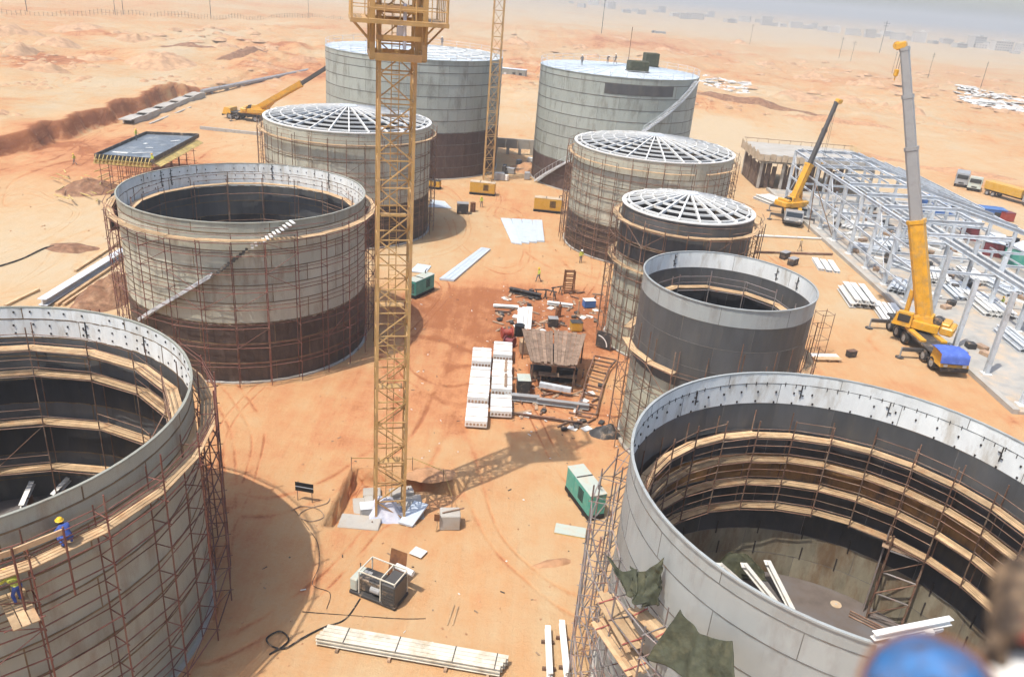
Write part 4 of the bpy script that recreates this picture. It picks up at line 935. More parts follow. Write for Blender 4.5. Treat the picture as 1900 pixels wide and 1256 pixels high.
# concrete block building at the far end
CB = thing('concrete_building', 'half-built concrete building with timber formwork at the far end of the steel hall', 'building', (45.5, 150, 0))
MB().box((9, 7, 6.3), (22, 14, .45)).build('roof_slab', 'concrete', CB)
MB().box((9, 7.2, 5.0), (21.2, 13, .25)).build('inner_slab', 'concrete', CB)
for i in range(6):
    for j in (0, 1): MB().box((-1.2 + i * 4.2, .9 + j * 12.2, 2.55), (.5, .5, 5.1), bev=.03).build('column', 'concrete', CB)
for k in range(14): beam('formwork_panel', CB, (-2.35, .3 + k * 1.0, 5.3), (-2.35, .3 + k * 1.0, 6.9 + .25 * math.sin(k * 2.1)), .9, .08, 'pale_sand_wall', (1, 0, 0))
for k in range(20): beam('formwork_panel', CB, (-1.9 + k * 1.1, -.35, 5.4), (-1.9 + k * 1.1, -.35, 6.6 + .15 * math.sin(k * 3.7)), 1.0, .08, 'pale_sand_wall' if k < 8 else 'concrete', (0, 1, 0))
for k in range(12): beam('infill_board', CB, (-1.45, 1.6 + k * .95, .05), (-1.45, 1.6 + k * .95, 4.6 + .3 * math.sin(k * 1.9)), .8, .1, 'brown_wall', (1, 0, 0))
for k in range(16):
    if k % 4 != 3: beam('infill_board', CB, (-.6 + k * 1.05, 1.5 + .3 * (k % 2), .05), (-.6 + k * 1.05, 1.5 + .3 * (k % 2), 4.5 + .3 * math.sin(k * 2.3)), .85, .1, 'brown_wall', (0, 1, 0))
for k in range(16): pipe('prop', CB, (-1.6 + (k % 8) * 2.6, 2 + (k // 8) * 5, .1), (-1.6 + (k % 8) * 2.6, 2 + (k // 8) * 5, 4.88), .06, 'pipe_rust')
for k in range(26): pipe('starter_bar', CB, (19.3, .6 + k * .5, 6.5), (19.3 + .1 * math.sin(k), .6 + k * .5, 7.7), .03, 'form_yellow')
for k in range(10): beam('edge_post', CB, (-1.5 + k * 2.2, 13.7, 6.5), (-1.5 + k * 2.2, 13.7, 7.4), .07, .07, 'wood_old')
beam('edge_rail', CB, (-2, 13.7, 7.3), (20, 13.7, 7.3), .08, .14, 'wood_old')

# ------------------------------------------------------------------ formwork deck on the left
c0, c1, c2, c3 = at(176, 291, 5), at(283, 299, 5), at(369, 253, 5), at(271, 249, 5)
FD = thing('formwork_deck', 'raised slab formwork with dark tray and yellow timber joists beside the left bank', 'formwork', (c0 + c2) / 2 - Vector((0, 0, 5)))
o_ = FD.location
q = [p - o_ for p in (c0, c1, c2, c3)]
e1 = (q[1] - q[0]); e2 = (q[3] - q[0])
MB().hexa([p + Vector((0, 0, -.25)) for p in q] + [p + Vector((0, 0, -.02)) for p in q]).build('deck_sheet', 'form_tray', FD)
for a, b_ in zip(q, q[1:] + q[:1]):
    beam('edge_form', FD, a + Vector((0, 0, .12)), b_ + Vector((0, 0, .12)), .12, .6, 'dark_metal')
for k in range(15):
    p = q[0] + e1 * ((k + .5) / 15); beam('joist', FD, p - e2.normalized() * .9 + Vector((0, 0, -.45)), p + e2 + Vector((0, 0, -.45)), .14, .3, 'form_yellow')
    beam('edge_brace', FD, p - e2.normalized() * .85 + Vector((0, 0, -.28)), p - e2.normalized() * .1 + Vector((0, 0, .35)), .09, .09, 'form_yellow')
for k in range(18):
    p = q[1] + e2 * ((k + .5) / 18); beam('edge_board', FD, p + e1.normalized() * .1 + Vector((0, 0, -.3)), p + e1.normalized() * 1.1 + Vector((0, 0, -.75)), 1.0, .07, 'form_yellow')
beam('bearer', FD, q[0] - e2.normalized() * .6 + Vector((0, 0, -.72)), q[1] - e2.normalized() * .6 + Vector((0, 0, -.72)), .16, .22, 'form_yellow')
for i in range(7):
    for j in range(6):
        p = q[0] + e1 * (i + .3) / 6.6 + e2 * (j + .1) / 5.3; pipe('prop', FD, Vector((p.x, p.y, .05)), p + Vector((0, 0, -.62)), .05, 'pipe_red')
for j in range(6):
    for z in (1.4, 3.0): a = q[0] + e2 * (j + .1) / 5.3; pipe('ledger', FD, Vector((a.x, a.y, z)), Vector(((a + e1).x, (a + e1).y, z)), .035, 'pipe_red')
for i, s_ in enumerate(((.25, .2, 2.2, .5), (.55, .45, 1.0, .3), (.6, .25, 2.8, .25), (.75, .8, 1.5, .4), (.35, .6, .6, .5))):
    p = q[0] + e1 * s_[0] + e2 * s_[1]; MB().box(p + Vector((0, 0, .03)), (s_[2], s_[3], .05), rz=.3 * i).build('loose_panel', 'white_steel', FD)
person(STAND, VS, 'helmet_yellow', c1 + Vector((.2, -.35, -.62)), R_(160), 'worker in yellow vest at the near corner of the formwork deck')
person(STAND, VS, 'helmet_yellow', c3.lerp(c0, .3) + Vector((.6, .2, -.02)), R_(-90), 'worker in yellow vest on the far side of the formwork deck')
person(WALK, VS, 'helmet_yellow', at(139, 306), R_(100), 'worker in yellow vest on the sand left of the formwork deck')

# culvert, pipeline and blocks behind
ca0, ca1 = at(240, 232), at(372, 180)
CU = thing('concrete_culvert', 'long grey concrete channel with dark square openings at the foot of the left bank', 'culvert', ca0)
d = ca1 - ca0; Ld = d.length; F = Matrix.Rotation(math.atan2(d.y, d.x), 4, 'Z')
def cu(name, c_, s_, m_): MB().box(c_, s_).build(name, m_, CU, F)
cu('wall', (Ld / 2, 1.1, .6), (Ld, .3, 1.2), 'concrete'); cu('wall', (Ld / 2, -1.1, .6), (Ld, .3, 1.2), 'concrete')
for k in range(5):
    cu('cover_slab', (3.2 + k * (Ld - 6) / 4 - 2, 0, 1.27), ((Ld - 6) / 4 - 3.0, 2.5, .18), 'concrete')
cu('floor', (Ld / 2, 0, .12), (Ld, 1.9, .1), 'dark_metal')
beam('timber', CU, F @ Vector((2, -3.2, .12)), F @ Vector((Ld * .6, -3.4, .12)), .5, .2, 'concrete')
pa, pb = at(375, 178), at(575, 136)
PL = thing('pipeline', 'long grey pipe on low supports running away behind the far left crane', 'pipe', pa)
dv = pb - pa
for k in range(8):
    pipe('pipe_length', PL, dv * (k / 8) + Vector((0, 0, 1.0)), dv * ((k + .96) / 8) + Vector((0, 0, 1.0)), .55, 'boom_grey')
    MB().box(dv * ((k + .5) / 8) + Vector((0, 0, .25)), (1.2, .6, .55)).build('saddle', 'concrete', PL)
pc, pd = at(372, 240), at(485, 252)
K2 = thing('trench_kerb', 'low pale kerb of blocks running from the formwork deck to the ribbed tank', 'kerb', pc)
for k in range(14):
    a = (pd - pc) * (k / 14); b_ = (pd - pc) * ((k + .93) / 14); beam('block', K2, a + Vector((0, 0, .3)), b_ + Vector((0, 0, .3)), .6, .6, 'concrete')

# pipes and timbers behind the open tank at the bottom left
def long_thing(name, label, cat, px0, px1, w, h, m_, z=0.0, group=None):
    a, b_ = at(*px0), at(*px1); T = thing(name, label, cat, a, group=group)
    beam('length', T, Vector((0, 0, h / 2 + z)), b_ - a + Vector((0, 0, h / 2 + z)), w, h, m_); return T
a, b_ = at(80, 570), at(232, 474)
T = thing('steel_girder', 'long pale grey girder lying behind the open tank at the bottom left', 'girder', a); ibeam('girder', T, (0, 0, .5), b_ - a + Vector((0, 0, .5)), .9, .7, 'galv')
for k in (.2, .8): MB().box((b_ - a) * k + Vector((0, 0, .07)), (1.4, .25, .14)).build('sleeper', 'wood_old', T)
for i, (p0, p1, w_) in enumerate((((105, 568), (218, 490), .35), ((118, 568), (190, 520), .25), ((140, 505), (220, 453), .3), ((10, 570), (72, 540), .3))):
    T = thing('timber_beam', ('longest pale timber beside the grey girder', 'short timber in front of the longest pale timber', 'timber lying between the girder and the sand track', 'timber nearest the left edge, above the rim of the bottom left tank')[i], 'timber', at(*p0))
    v_ = at(*p1) - at(*p0); beam('timber', T, (0, 0, .15), v_ + Vector((0, 0, .15)), w_, .25, 'wood')
    MB().box(v_ * .5 + Vector((0, 0, .012)), (.9, .2, .024)).build('batten', 'wood_old', T)

def heap(label, px, py, rx, ry, hh, m_, seed, name='soil_heap', cat='heap', rz=0, conform=False):
    c_ = at(px, py); b = MB(); n, k = 28, 10; vs = []
    for j in range(k + 1):
        for i in range(n):
            a = 2 * math.pi * i / n; r = j / k
            rad = 1 + .22 * nz(math.cos(a) * 2, math.sin(a) * 2, 1, seed)
            x, y_ = rx * r * rad * math.cos(a), ry * r * rad * math.sin(a)
            z = hh * (1 - r ** 1.6) * (1 + .5 * fbm(x * 4 / max(rx, 4), y_ * 4 / max(rx, 4), .9, seed)) + .18 * min(hh, 2) * fbm(x, y_, 1.3, seed + 2) * (1 - r) - .06 * r
            if conform: z += height(c_.x + x * math.cos(rz) - y_ * math.sin(rz), c_.y + x * math.sin(rz) + y_ * math.cos(rz)) - .35 * r - .05
            vs.append((x, y_, z))
    b.v = vs
    for j in range(k):
        for i in range(n): b.f.append((j * n + i, (j + 1) * n + i, (j + 1) * n + (i + 1) % n, j * n + (i + 1) % n)); b.m.append(0)
    return tag(b.build(name, m_, None, Matrix.Translation(c_) @ Matrix.Rotation(rz, 4, 'Z'), True), label, cat)
heap('dark reddish soil heap between the bottom left tank and the grey-green tank', 205, 545, 3.0, 5.5, 1.6, 'soil_dark', 1)
heap('low dark soil patch on the sand left of the grey-green tank', 130, 460, 3.2, 2.2, .35, 'soil_dark', 2)
heap('low earth mound on the sand in front of the open right tank', 1025, 1045, 1.6, .45, .22, 'soil', 3, rz=R_(22))
heap('brush and timber heap below the formwork deck', 165, 352, 4.0, 4.5, 1.3, 'soil_dark', 4)
heap('sand heap at the right edge of the foot pit of the mast', 800, 880, 1.8, .9, .45, 'soil', 5, rz=R_(10))
for i, (px, py, rx, ry, hh, an) in enumerate(((1395, 206, 30, 4, 1.6, -8), (1545, 232, 22, 4, 1.4, -6), (1790, 322, 14, 3, 1.2, -14), (452, 118, 4, 18, 1.5, -12), (505, 138, 12, 4, 1.0, 6), (360, 104, 16, 4, 1.6, 3), (565, 124, 6, 9, 1.2, 0), (1590, 290, 16, 3, 1.0, -12))):
    lab = ('long brown soil bank on the plain right of the back tank', 'brown soil bank behind the dark boom of the small crane', 'low soil bank behind the trucks at the right', 'brown soil bank above the culvert at the upper left', 'short soil bank beside the long grey pipe', 'low brown bank at the end of the pale track, upper left', 'reddish soil bank left of the tallest tank', 'low soil bank just behind the far end of the steel hall')[i]
    h_ = heap(lab, px, py, rx, ry, hh, 'soil_dark' if i in (0, 3, 5) else 'soil', 20 + i, 'soil_bank', 'soil bank', R_(an), True)
rs = random.Random(88)
for i, (px, py) in enumerate(((40, 112), (110, 98), (180, 118), (250, 90), (85, 140), (20, 85), (300, 128), (150, 72), (420, 100), (1075, 92), (1150, 80), (1230, 105), (1330, 110), (1420, 125), (1500, 150), (1600, 170), (1480, 185), (1680, 215), (1100, 115), (960, 90), (1560, 195), (1370, 90))):
    rx_ = rs.uniform(6, 13); h_ = heap(('rough orange spoil mound on the bank land at the upper left', 'rough orange spoil mound on the open land behind the back tanks')[i > 8], px, py, rx_, rx_ * rs.uniform(.5, .9), rs.uniform(1.2, 2.6), 'spoil', 40 + i, 'spoil_mound', 'mound', rs.uniform(0, 3), True)
    h_['group'] = ('spoil mounds at the upper left', 'spoil mounds behind the back tanks')[i > 8]
heap('dusty heap behind the far yellow generators', 985, 318, 5, 3, 1.5, 'soil', 6)
rr = random.Random(5)
for i in range(16):
    a = at(rr.uniform(110, 205), rr.uniform(330, 385)); L_ = rr.uniform(2, 4.5); an = rr.uniform(1.5, 2.6)
    o = beam('loose_timber', None, a + Vector((0, 0, .5 + .05 * i)), a + Vector((L_ * math.cos(an), L_ * math.sin(an), .3 + .05 * i)), .16, .1, 'form_yellow')
    tag(o, 'yellowish loose timber on the brush heap below the formwork deck', 'timber', 'timbers on the brush heap')

# ------------------------------------------------------------------ yard: generators, boxes, stacks
def generator(name, label, px, py, rz, L, w, h, body, roofm, dark=True, group=None):
    T = thing(name, label, 'generator', at(px, py), rz, group)
    MB().box((0, 0, .22), (L, w * .96, .32), bev=.03).build('skid', 'black', T)
    for s in (-1, 1): MB().box((s * L * .3, 0, .04), (.25, w * 1.02, .1)).build('skid_foot', 'dark_metal', T)
    bd = MB().box((0, 0, .38 + h / 2), (L * .98, w * .94, h), bev=.06).build('canopy', body, T)
    MB().box((0, 0, .40 + h), (L * .99, w * .96, .06), bev=.02).build('roof_panel', roofm, T)
    for s in (-1, 1):
        for k in (-1, 0, 1):
            dr = MB().box((k * L * .3, s * (w * .47 + .008), .4 + h * .48), (L * .27, .02, h * .8), bev=.005).build('door', body, bd)
        lv_ = MB()
        for j in range(6): lv_.box((L * .14, s * (w * .47 + .03), .4 + h * (.3 + .1 * j)), (L * .2, .03, h * .05))
        lv_.build('louvre', 'black', bd)
    g_ = MB()
    for j in range(7): g_.box((-L * .49 - .008, 0, .45 + h * (.15 + .1 * j)), (.03, w * .7, h * .05))
    g_.build('grille', 'dark_metal', bd)
    MB().tube((L * .33, w * .2, .4 + h), (L * .33, w * .2, .75 + h), .06).tube((L * .33, w * .2, .75 + h), (L * .42, w * .2, .85 + h), .05).build('exhaust', 'dark_metal', T)
    MB().box((-L * .1, 0, .45 + h), (.1, w * .9, .05)).build('lifting_bar', 'dark_metal', T)
    return T
generator('generator', 'teal green generator close to the open tank at the bottom right', 1083, 935, R_(-67), 3.7, 1.3, 1.6, 'teal', 'teal_pale')
generator('generator', 'teal green generator just right of the lattice mast, beside a pale sheet', 780, 545, R_(62), 3.6, 1.3, 1.6, 'teal', 'teal_pale')
generator('generator', 'yellow generator in front of the tallest tank and the thin mast', 895, 361, R_(-3), 4.2, 1.6, 1.7, 'machine_yellow', 'pale_sand_wall')
generator('generator', 'yellow generator at the left foot of the brown-based tank', 1017, 393, R_(-4), 4.6, 1.6, 1.8, 'machine_yellow', 'pale_sand_wall')
generator('generator', 'small yellow generator at the right foot of the tank behind the mast', 805, 350, R_(-10), 2.2, 1.2, 1.0, 'machine_yellow', 'dark_metal')
def simple_box(name, label, cat, px, py, rz, d, m_, lid=None, group=None, bev=.05):
    T = thing(name, label, cat, at(px, py), rz, group)
    MB().box((0, 0, d[2] / 2 + .08), d, bev=bev).build('body', m_, T)
    for s in (-1, 1): MB().box((s * d[0] * .32, 0, .04), (.12, d[1] * .95, .08)).build('runner', 'wood_old', T)
    if lid: MB().box((0, 0, d[2] + .105), (d[0] * 1.04, d[1] * 1.04, .05), bev=.015).build('lid', lid, T)
    return T
simple_box('tool_box', 'dark grey tool box on the sand left of the red-brown barrel', 'box', 858, 396, .1, (1.7, 1.3, 1.5), 'dark_metal', 'boom_grey')
def drum(name, label, px, py, r, h, m_, lying=None, cat='barrel'):
    T = thing(name, label, cat, at(px, py), lying or 0)
    b = MB()
    if lying is None:
        b.tube((0, 0, .02), (0, 0, h), r, 0, 18); rb = MB()
        for z in (.3, .65): rb.tube((0, 0, h * z - .03), (0, 0, h * z + .03), r * 1.05, 0, 18)
        rb.tube((0, 0, h), (0, 0, h + .03), r * 1.03, 0, 18)
    else:
        b.tube((-h / 2, 0, r), (h / 2, 0, r), r * .6, 0, 18); rb = MB()
        for s in (-1, 1): rb.tube((s * h / 2 - .04, 0, r), (s * h / 2 + .04, 0, r), r, 0, 20)
    b.build('body', m_, T); rb.build('hoop', m_, T); return T
drum('steel_drum', 'red-brown barrel beside the worker in front of the left yellow generator', 877, 393, .4, 1.4, 'rust_plate')
# pale sheets lying on the sand
for i in range(4):
    q = [at(*p) for p in ((929 + i * 19.5, 407 + i * 1.2), (947 + i * 19.5, 408 + i * 1.2), (968 + i * 14, 455 - i * 1.5), (949 + i * 14, 452 - i * 1.0))]
    b = MB(); b.hexa([p + Vector((0, 0, .03)) for p in (q[3], q[2], q[1], q[0])] + [p + Vector((0, 0, .2 + .02 * i)) for p in (q[3], q[2], q[1], q[0])])
    o = b.build('metal_sheet', 'sheet_blue')
    for k in range(1, 4):
        MB().bar(q[0].lerp(q[1], k / 4) + Vector((0, 0, .22 + .02 * i)), q[3].lerp(q[2], k / 4) + Vector((0, 0, .22 + .02 * i)), .06, .04).build('rib', 'sheet_blue', o)
    tag(o, ('leftmost', 'second from left', 'third from left', 'rightmost')[i] + ' of four pale blue metal sheets lying side by side', 'metal sheet', 'pale sheets side by side')
q = [at(*p) for p in ((815, 520), (842, 523), (910, 465), (893, 462))]
o = MB().hexa([p + Vector((0, 0, .03)) for p in q] + [p + Vector((0, 0, .25)) for p in q]); o = o.build('metal_sheet', 'sheet_blue'); tag(o, 'long narrow pale blue metal sheet lying diagonally right of the teal generator', 'metal sheet')
for k in (1, 2): MB().bar(q[0].lerp(q[1], k / 3) + Vector((0, 0, .27)), q[3].lerp(q[2], k / 3) + Vector((0, 0, .27)), .06, .04).build('rib', 'sheet_blue', o)
q = [at(*p) for p in ((760, 505), (790, 508), (800, 495), (775, 491))]
o = MB().hexa([p + Vector((0, 0, .03)) for p in q] + [p + Vector((0, 0, .14)) for p in q]); tag(o.build('metal_sheet', 'sheet_blue'), 'small pale sheet just behind the teal generator by the mast', 'metal sheet')
q = [at(*p) for p in ((795, 385), (838, 388), (825, 375), (800, 372))]
o = MB().hexa([p + Vector((0, 0, .03)) for p in q] + [p + Vector((0, 0, .14)) for p in q]); tag(o.build('metal_sheet', 'sheet_blue'), 'pale sheet on the sand at the foot of the tank behind the mast', 'metal sheet')
# two rows of white packed panels
def crate_mesh():
    b = MB(); b.box((0, 0, .48), (1.75, 2.35, .62), 0, bev=.04)
    for k in range(6): b.tube((-.7 + k * .28, -1.19, .45), (-.7 + k * .28, -1.15, .45), .1, 1, 8)
    for y_ in (-.9, 0, .9): b.box((0, y_, .08), (1.7, .12, .15), 1)
    for y_ in (-.62, .62): b.box((0, y_, .8), (1.78, .05, .02), 1)
    return b.mesh('panel_pack', ['white_steel', 'wood_old'])
CM = crate_mesh()
for row, (p0, p1, n) in enumerate((((884, 780), (893, 676), 4), ((929, 762), (932, 664), 4))):
    a, b_ = at(*p0), at(*p1); d = b_ - a
    for k in range(n):
        c_ = a + d * ((k) / (n - 1)); nm = ('nearest', 'second', 'third', 'farthest')[k] + ' pack in the ' + ('left', 'right')[row] + ' row of white panel packs'
        T = tag(inst('panel_pack', CM, None, Matrix.Translation(c_) @ Matrix.Rotation(math.atan2(d.y, d.x) - math.pi / 2 + .02 * math.sin(k * 5 + row), 4, 'Z') @ Matrix.Diagonal((1, 1.18, 1 + .35 * (k == 1 or k == 3), 1))), nm, 'panel pack', 'white panel packs in two rows')
        if row == 1 and k in (1, 2): MB().box((.3, 0, .85), (.22, 2.0, .08)).build('strap_board', 'wood_old', T)
# plank-roofed shed
c0, c1, c2, c3 = at(985, 672, 2.6), at(1070, 681, 2.6), at(1088, 620, 2.9), at(968, 611, 2.9)
SH = thing('open_shed', 'open shed with weathered plank roof in the middle of the yard', 'shed', ((c0 + c2) / 2).to_2d().to_3d()); o_ = SH.location
q = [p - o_ for p in (c0, c1, c2, c3)]
rs = random.Random(12)
for k in range(14):
    g_ = .012 if k != 6 else .03; f0, f1 = k / 14 + .001, (k + 1) / 14 - (.003 if k != 6 else .02); n0, n1 = rs.uniform(-.02, .05), rs.uniform(.96, 1.03); dz = Vector((0, 0, .03 * (k % 2) + rs.uniform(0, .02)))
    lo_ = [q[0].lerp(q[1], f0), q[0].lerp(q[1], f1), q[3].lerp(q[2], f1), q[3].lerp(q[2], f0)]
    c4 = [lo_[0].lerp(lo_[3], n0), lo_[1].lerp(lo_[2], n0), lo_[1].lerp(lo_[2], n1), lo_[0].lerp(lo_[3], n1)]
    MB().hexa([p + dz for p in c4] + [p + dz + Vector((0, 0, .06)) for p in c4]).build('roof_plank', 'wood_roof', SH)
for p in q: pipe('post', SH, Vector((p.x * .92, p.y * .92, 0)), Vector((p.x * .92, p.y * .92, p.z - .05)), .07, 'pipe_rust')
for a, b_ in ((q[0], q[1]), (q[3], q[2])): beam('roof_bearer', SH, a * .95 + Vector((0, 0, -.02)), b_ * .95 + Vector((0, 0, -.02)), .1, .14, 'pipe_rust')
MB().box((0, -1.6, .8), (3.4, .7, .08)).box((-1.5, -1.6, .4), (.1, .6, .76)).box((1.5, -1.6, .4), (.1, .6, .76)).build('work_bench', 'wood_old', SH)
simple_box('gas_locker', 'black locker under the plank-roofed shed', 'box', 1030, 668, .05, (2.2, 1.2, 1.3), 'black', 'dark_metal')
simple_box('engine_block', 'black engine block in the shade at the front of the shed', 'machine', 1050, 705, .2, (1.6, 1.3, 1.2), 'black', 'dark_metal')
simple_box('tool_crate', 'dark trunk beside the pale pipe under the shed', 'box', 1002, 700, .1, (1.8, 1.0, .9), 'dark_metal', 'black')
simple_box('steel_cabinet', 'dark green cabinet between the white packs and the shed', 'box', 970, 727, .1, (1.1, 1.3, 1.3), 'dark_metal', 'teal_pale')
simple_box('tool_chest', 'brown wooden chest at the left corner of the shed roof', 'box', 978, 655, .2, (1.5, 1.0, 1.2), 'wood_old', 'wood')
long_thing('steel_pipe', 'pale pipe lying in front of the plank-roofed shed', 'pipe', (1000, 726), (1058, 737), .4, .4, 'galv', .5)
# beams lying in front of the shed
for (p0, p1, w_, h_, m_, lb) in (((935, 742), (1000, 748), .5, .5, 'boom_grey', 'short grey beam lying from the white packs towards the shed'), ((995, 750), (1092, 762), .4, .45, 'boom_grey', 'long grey beam lying in front of the shed'),
                                 ((948, 770), (1080, 790), .18, .16, 'pipe_rust', 'thin rusty bar on the sand in front of the grey beams'), ((945, 543), (1003, 556), .55, .5, 'dark_metal', 'dark heavy beam at the back of the scrap yard'),
                                 ((1015, 566), (1062, 572), .5, .3, 'white_steel', 'white bar lying on the scrap yard'), ((915, 570), (962, 573), .6, .15, 'white_steel', 'white flat strip at the left of the scrap yard'),
                                 ((918, 580), (948, 583), .2, .15, 'pipe_rust', 'rusty strip left of the leaning white panels')):
    a, b_ = at(*p0), at(*p1); T = thing('steel_beam', lb, 'steel beam', a); ibeam('beam', T, (0, 0, h_ / 2 + .15), b_ - a + Vector((0, 0, h_ / 2 + .15)), w_, h_, m_ if m_ in IBU else 'dark_metal')
    for k in (.15, .85): MB().box((b_ - a) * k + Vector((0, 0, .07)), (.2, .9, .14)).build('sleeper', 'wood_old', T)
# curved rung frame on the ground
p_out = [at(*p) for p in ((1105, 778), (1112, 745), (1120, 715), (1130, 690), (1142, 676))]
p_in = [at(*p) for p in ((1068, 772), (1080, 738), (1088, 705), (1097, 682), (1102, 668))]
T = thing('curved_frame', 'curved rusty ladder-like steel frame lying right of the shed', 'steel frame', p_in[0]); o_ = p_in[0]
for P in (p_out, p_in):
    for a, b_ in zip(P[:-1], P[1:]): beam('rail', T, a - o_ + Vector((0, 0, .45)), b_ - o_ + Vector((0, 0, .45)), .12, .18, 'pipe_rust')
for k in range(9):
    f_ = k / 8 * 3.999; i = int(f_); a = p_in[i].lerp(p_in[i + 1], f_ - i) - o_; b_ = p_out[i].lerp(p_out[i + 1], f_ - i) - o_
    beam('rung', T, a + Vector((0, 0, .45)), b_ + Vector((0, 0, .45)), .1, .14, 'pipe_rust'); pipe('leg', T, Vector((a.x, a.y, 0)), a + Vector((0, 0, .4)), .05, 'pipe_rust')
# scrap-yard pieces
T = thing('ladder_stand', 'upright rusty steel ladder stand at the back of the scrap yard', 'stand', at(1054, 543), R_(10))
for s in (-.55, .55):
    for y_ in (-.4, .4): beam('leg', T, (s, y_, 0), (s, y_ * .6, 2.7), .12, .12, 'rust_plate')
for k in range(5):
    for y_ in (-.36, .36): beam('rung', T, (-.55, y_ * (1 - k * .08), .4 + k * .55), (.55, y_ * (1 - k * .08), .4 + k * .55), .1, .12, 'rust_plate')
for i, (px, py, rz) in enumerate(((1003, 553, .2), (1020, 555, -.4), (1032, 548, .6))):
    T = thing('pipe_trestle', ('left', 'middle', 'right')[i] + ' of three dark trestles left of the upright ladder stand', 'trestle', at(px, py), rz)
    for s in (-.6, .6):
        for y_ in (-.35, .35): beam('leg', T, (s, y_, 0), (s * .85, 0, .95), .08, .08, 'dark_metal')
    beam('top_bar', T, (-.75, 0, 1.0), (.75, 0, 1.0), .12, .12, 'dark_metal')
for i in range(3):
    a = at(958 + i * 8, 612 - i * 1); T = thing('leaning_sheet', ('left', 'middle', 'right')[i] + ' of three white panels leaning together left of the shed', 'panel', a)
    MB().hexa([Vector(p) for p in ((0, 0, .02), (.62, 0, .02), (.62, .06, .02), (0, .06, .02), (0, 1.9, 1.7), (.62, 1.9, 1.7), (.62, 1.96, 1.7), (0, 1.96, 1.7))]).build('sheet', 'white_steel' if i else 'galv', T)
    MB().bar((.1, 1.8, 0), (.1, 1.75, 1.5), .06, .06).bar((.52, 1.8, 0), (.52, 1.75, 1.5), .06, .06).build('prop', 'wood_old', T)
drum('cable_drum', 'red cable drum at the left of the shed, behind the other', 940, 626, .55, 1.0, 'red', .3, 'cable drum')
drum('cable_drum', 'red and dark cable drum nearest the white panel packs', 945, 642, .5, .9, 'maroon_box', -.5, 'cable drum')
drum('oil_drum', 'black drum against the left side of the shed', 963, 622, .5, 1.1, 'black')
simple_box('blue_crate', 'small bright blue crate on the sand near the scaffold', 'crate', 1092, 570, .3, (1.3, .9, .8), 'blue_box', 'white_steel')
simple_box('yellow_pump', 'small yellow machine on the sand behind the shed', 'machine', 1068, 613, .2, (1.2, .9, .9), 'machine_yellow', 'dark_metal')
simple_box('welding_set', 'grey welding set behind the shed roof', 'machine', 1025, 606, .1, (1.0, .8, .9), 'dark_metal', 'boom_grey')
for i, (px, py, h_) in enumerate(((1032, 598, 1.8), (1037, 588, 1.6))):
    T = thing('gas_bottle', ('nearer', 'farther')[i] + ' of two rusty gas bottles behind the shed', 'gas bottle', at(px, py)); MB().tube((0, 0, 0), (0, 0, h_ * .8), .2, 0, 12).tube((0, 0, h_ * .8), (0, 0, h_ * .92), .2, 0, 12, .07).tube((0, 0, h_ * .92), (0, 0, h_), .05).build('bottle', 'rust_plate', T); MB().tube((0, 0, h_ * .99), (0, 0, h_ * 1.04), .09, 0, 8).build('valve', 'dark_metal', T)
for i, (px, py) in enumerate(((1072, 586), (1100, 582))):
    T = thing('bollard_post', ('post standing left of', 'low stub right of')[i] + ' the blue crate', 'post', at(px, py)); MB().tube((0, 0, 0), (0, 0, (1.7, .3)[i]), .07, 0, 10).box((0, 0, .03), (.8, .5, .06)).build('shaft', 'wood_old', T); MB().tube((0, 0, (1.7, .3)[i]), (0, 0, (1.75, .35)[i]), .1, 0, 10).build('cap', 'form_yellow', T)
rr = random.Random(31); sm = [MB().box((0, 0, .05), (1.3, .25, .08)).mesh('offcut', 'wood_old'), MB().box((0, 0, .04), (.8, .6, .06)).mesh('offcut', 'white_steel'), MB().box((0, 0, .12), (.5, .4, .22), bev=.03).mesh('offcut', 'dark_metal'), MB().tube((0, 0, .1), (1.1, 0, .1), .08).mesh('offcut', 'pipe_rust')]
for i in range(120):
    k = rr.choice((0, 0, 1, 2, 3, 3)); p = at(rr.uniform(920, 1110), rr.uniform(540, 615)) if i < 70 else at(rr.uniform(950, 1120), rr.uniform(700, 800))
    tag(inst('scrap_piece', sm[k], None, Matrix.Translation(p + Vector((0, 0, .03))) @ Matrix.Rotation(rr.uniform(0, 6), 4, 'Z')), ('old board offcut', 'white sheet offcut', 'small dark steel block', 'short rusty pipe offcut')[k] + ' lying on the sand around the shed', 'scrap', ('board', 'sheet', 'block', 'pipe')[k] + ' offcuts round the shed')
# dark board with the pale arc
T = thing('arc_board', 'dark upright board with a pale painted arc, right of the shed', 'board', at(1118, 648), R_(-30))
MB().box((0, 0, 1.0), (1.6, .06, 1.7)).build('board', 'dark_metal', T)
b = MB()
for k in range(10):
    a0, a1 = math.pi * .5 * k / 10, math.pi * .5 * (k + 1) / 10
    b.bar((-.6 + 1.0 * math.sin(a0), -.045, .35 + 1.0 * math.cos(a0)), (-.6 + 1.0 * math.sin(a1), -.045, .35 + 1.0 * math.cos(a1)), .11, .02, up=(0, 1, 0))
b.build('arc', 'white_steel', T)
for s in (-.6, .6): beam('stay', T, (s, .05, 1.6), (s, 1.0, .02), .06, .06, 'wood_old')
heap('dark scrap heap at the foot of the grey scaffold right of the sand road', 1125, 806, 1.5, .8, .9, 'dark_metal', 7, 'scrap_heap')
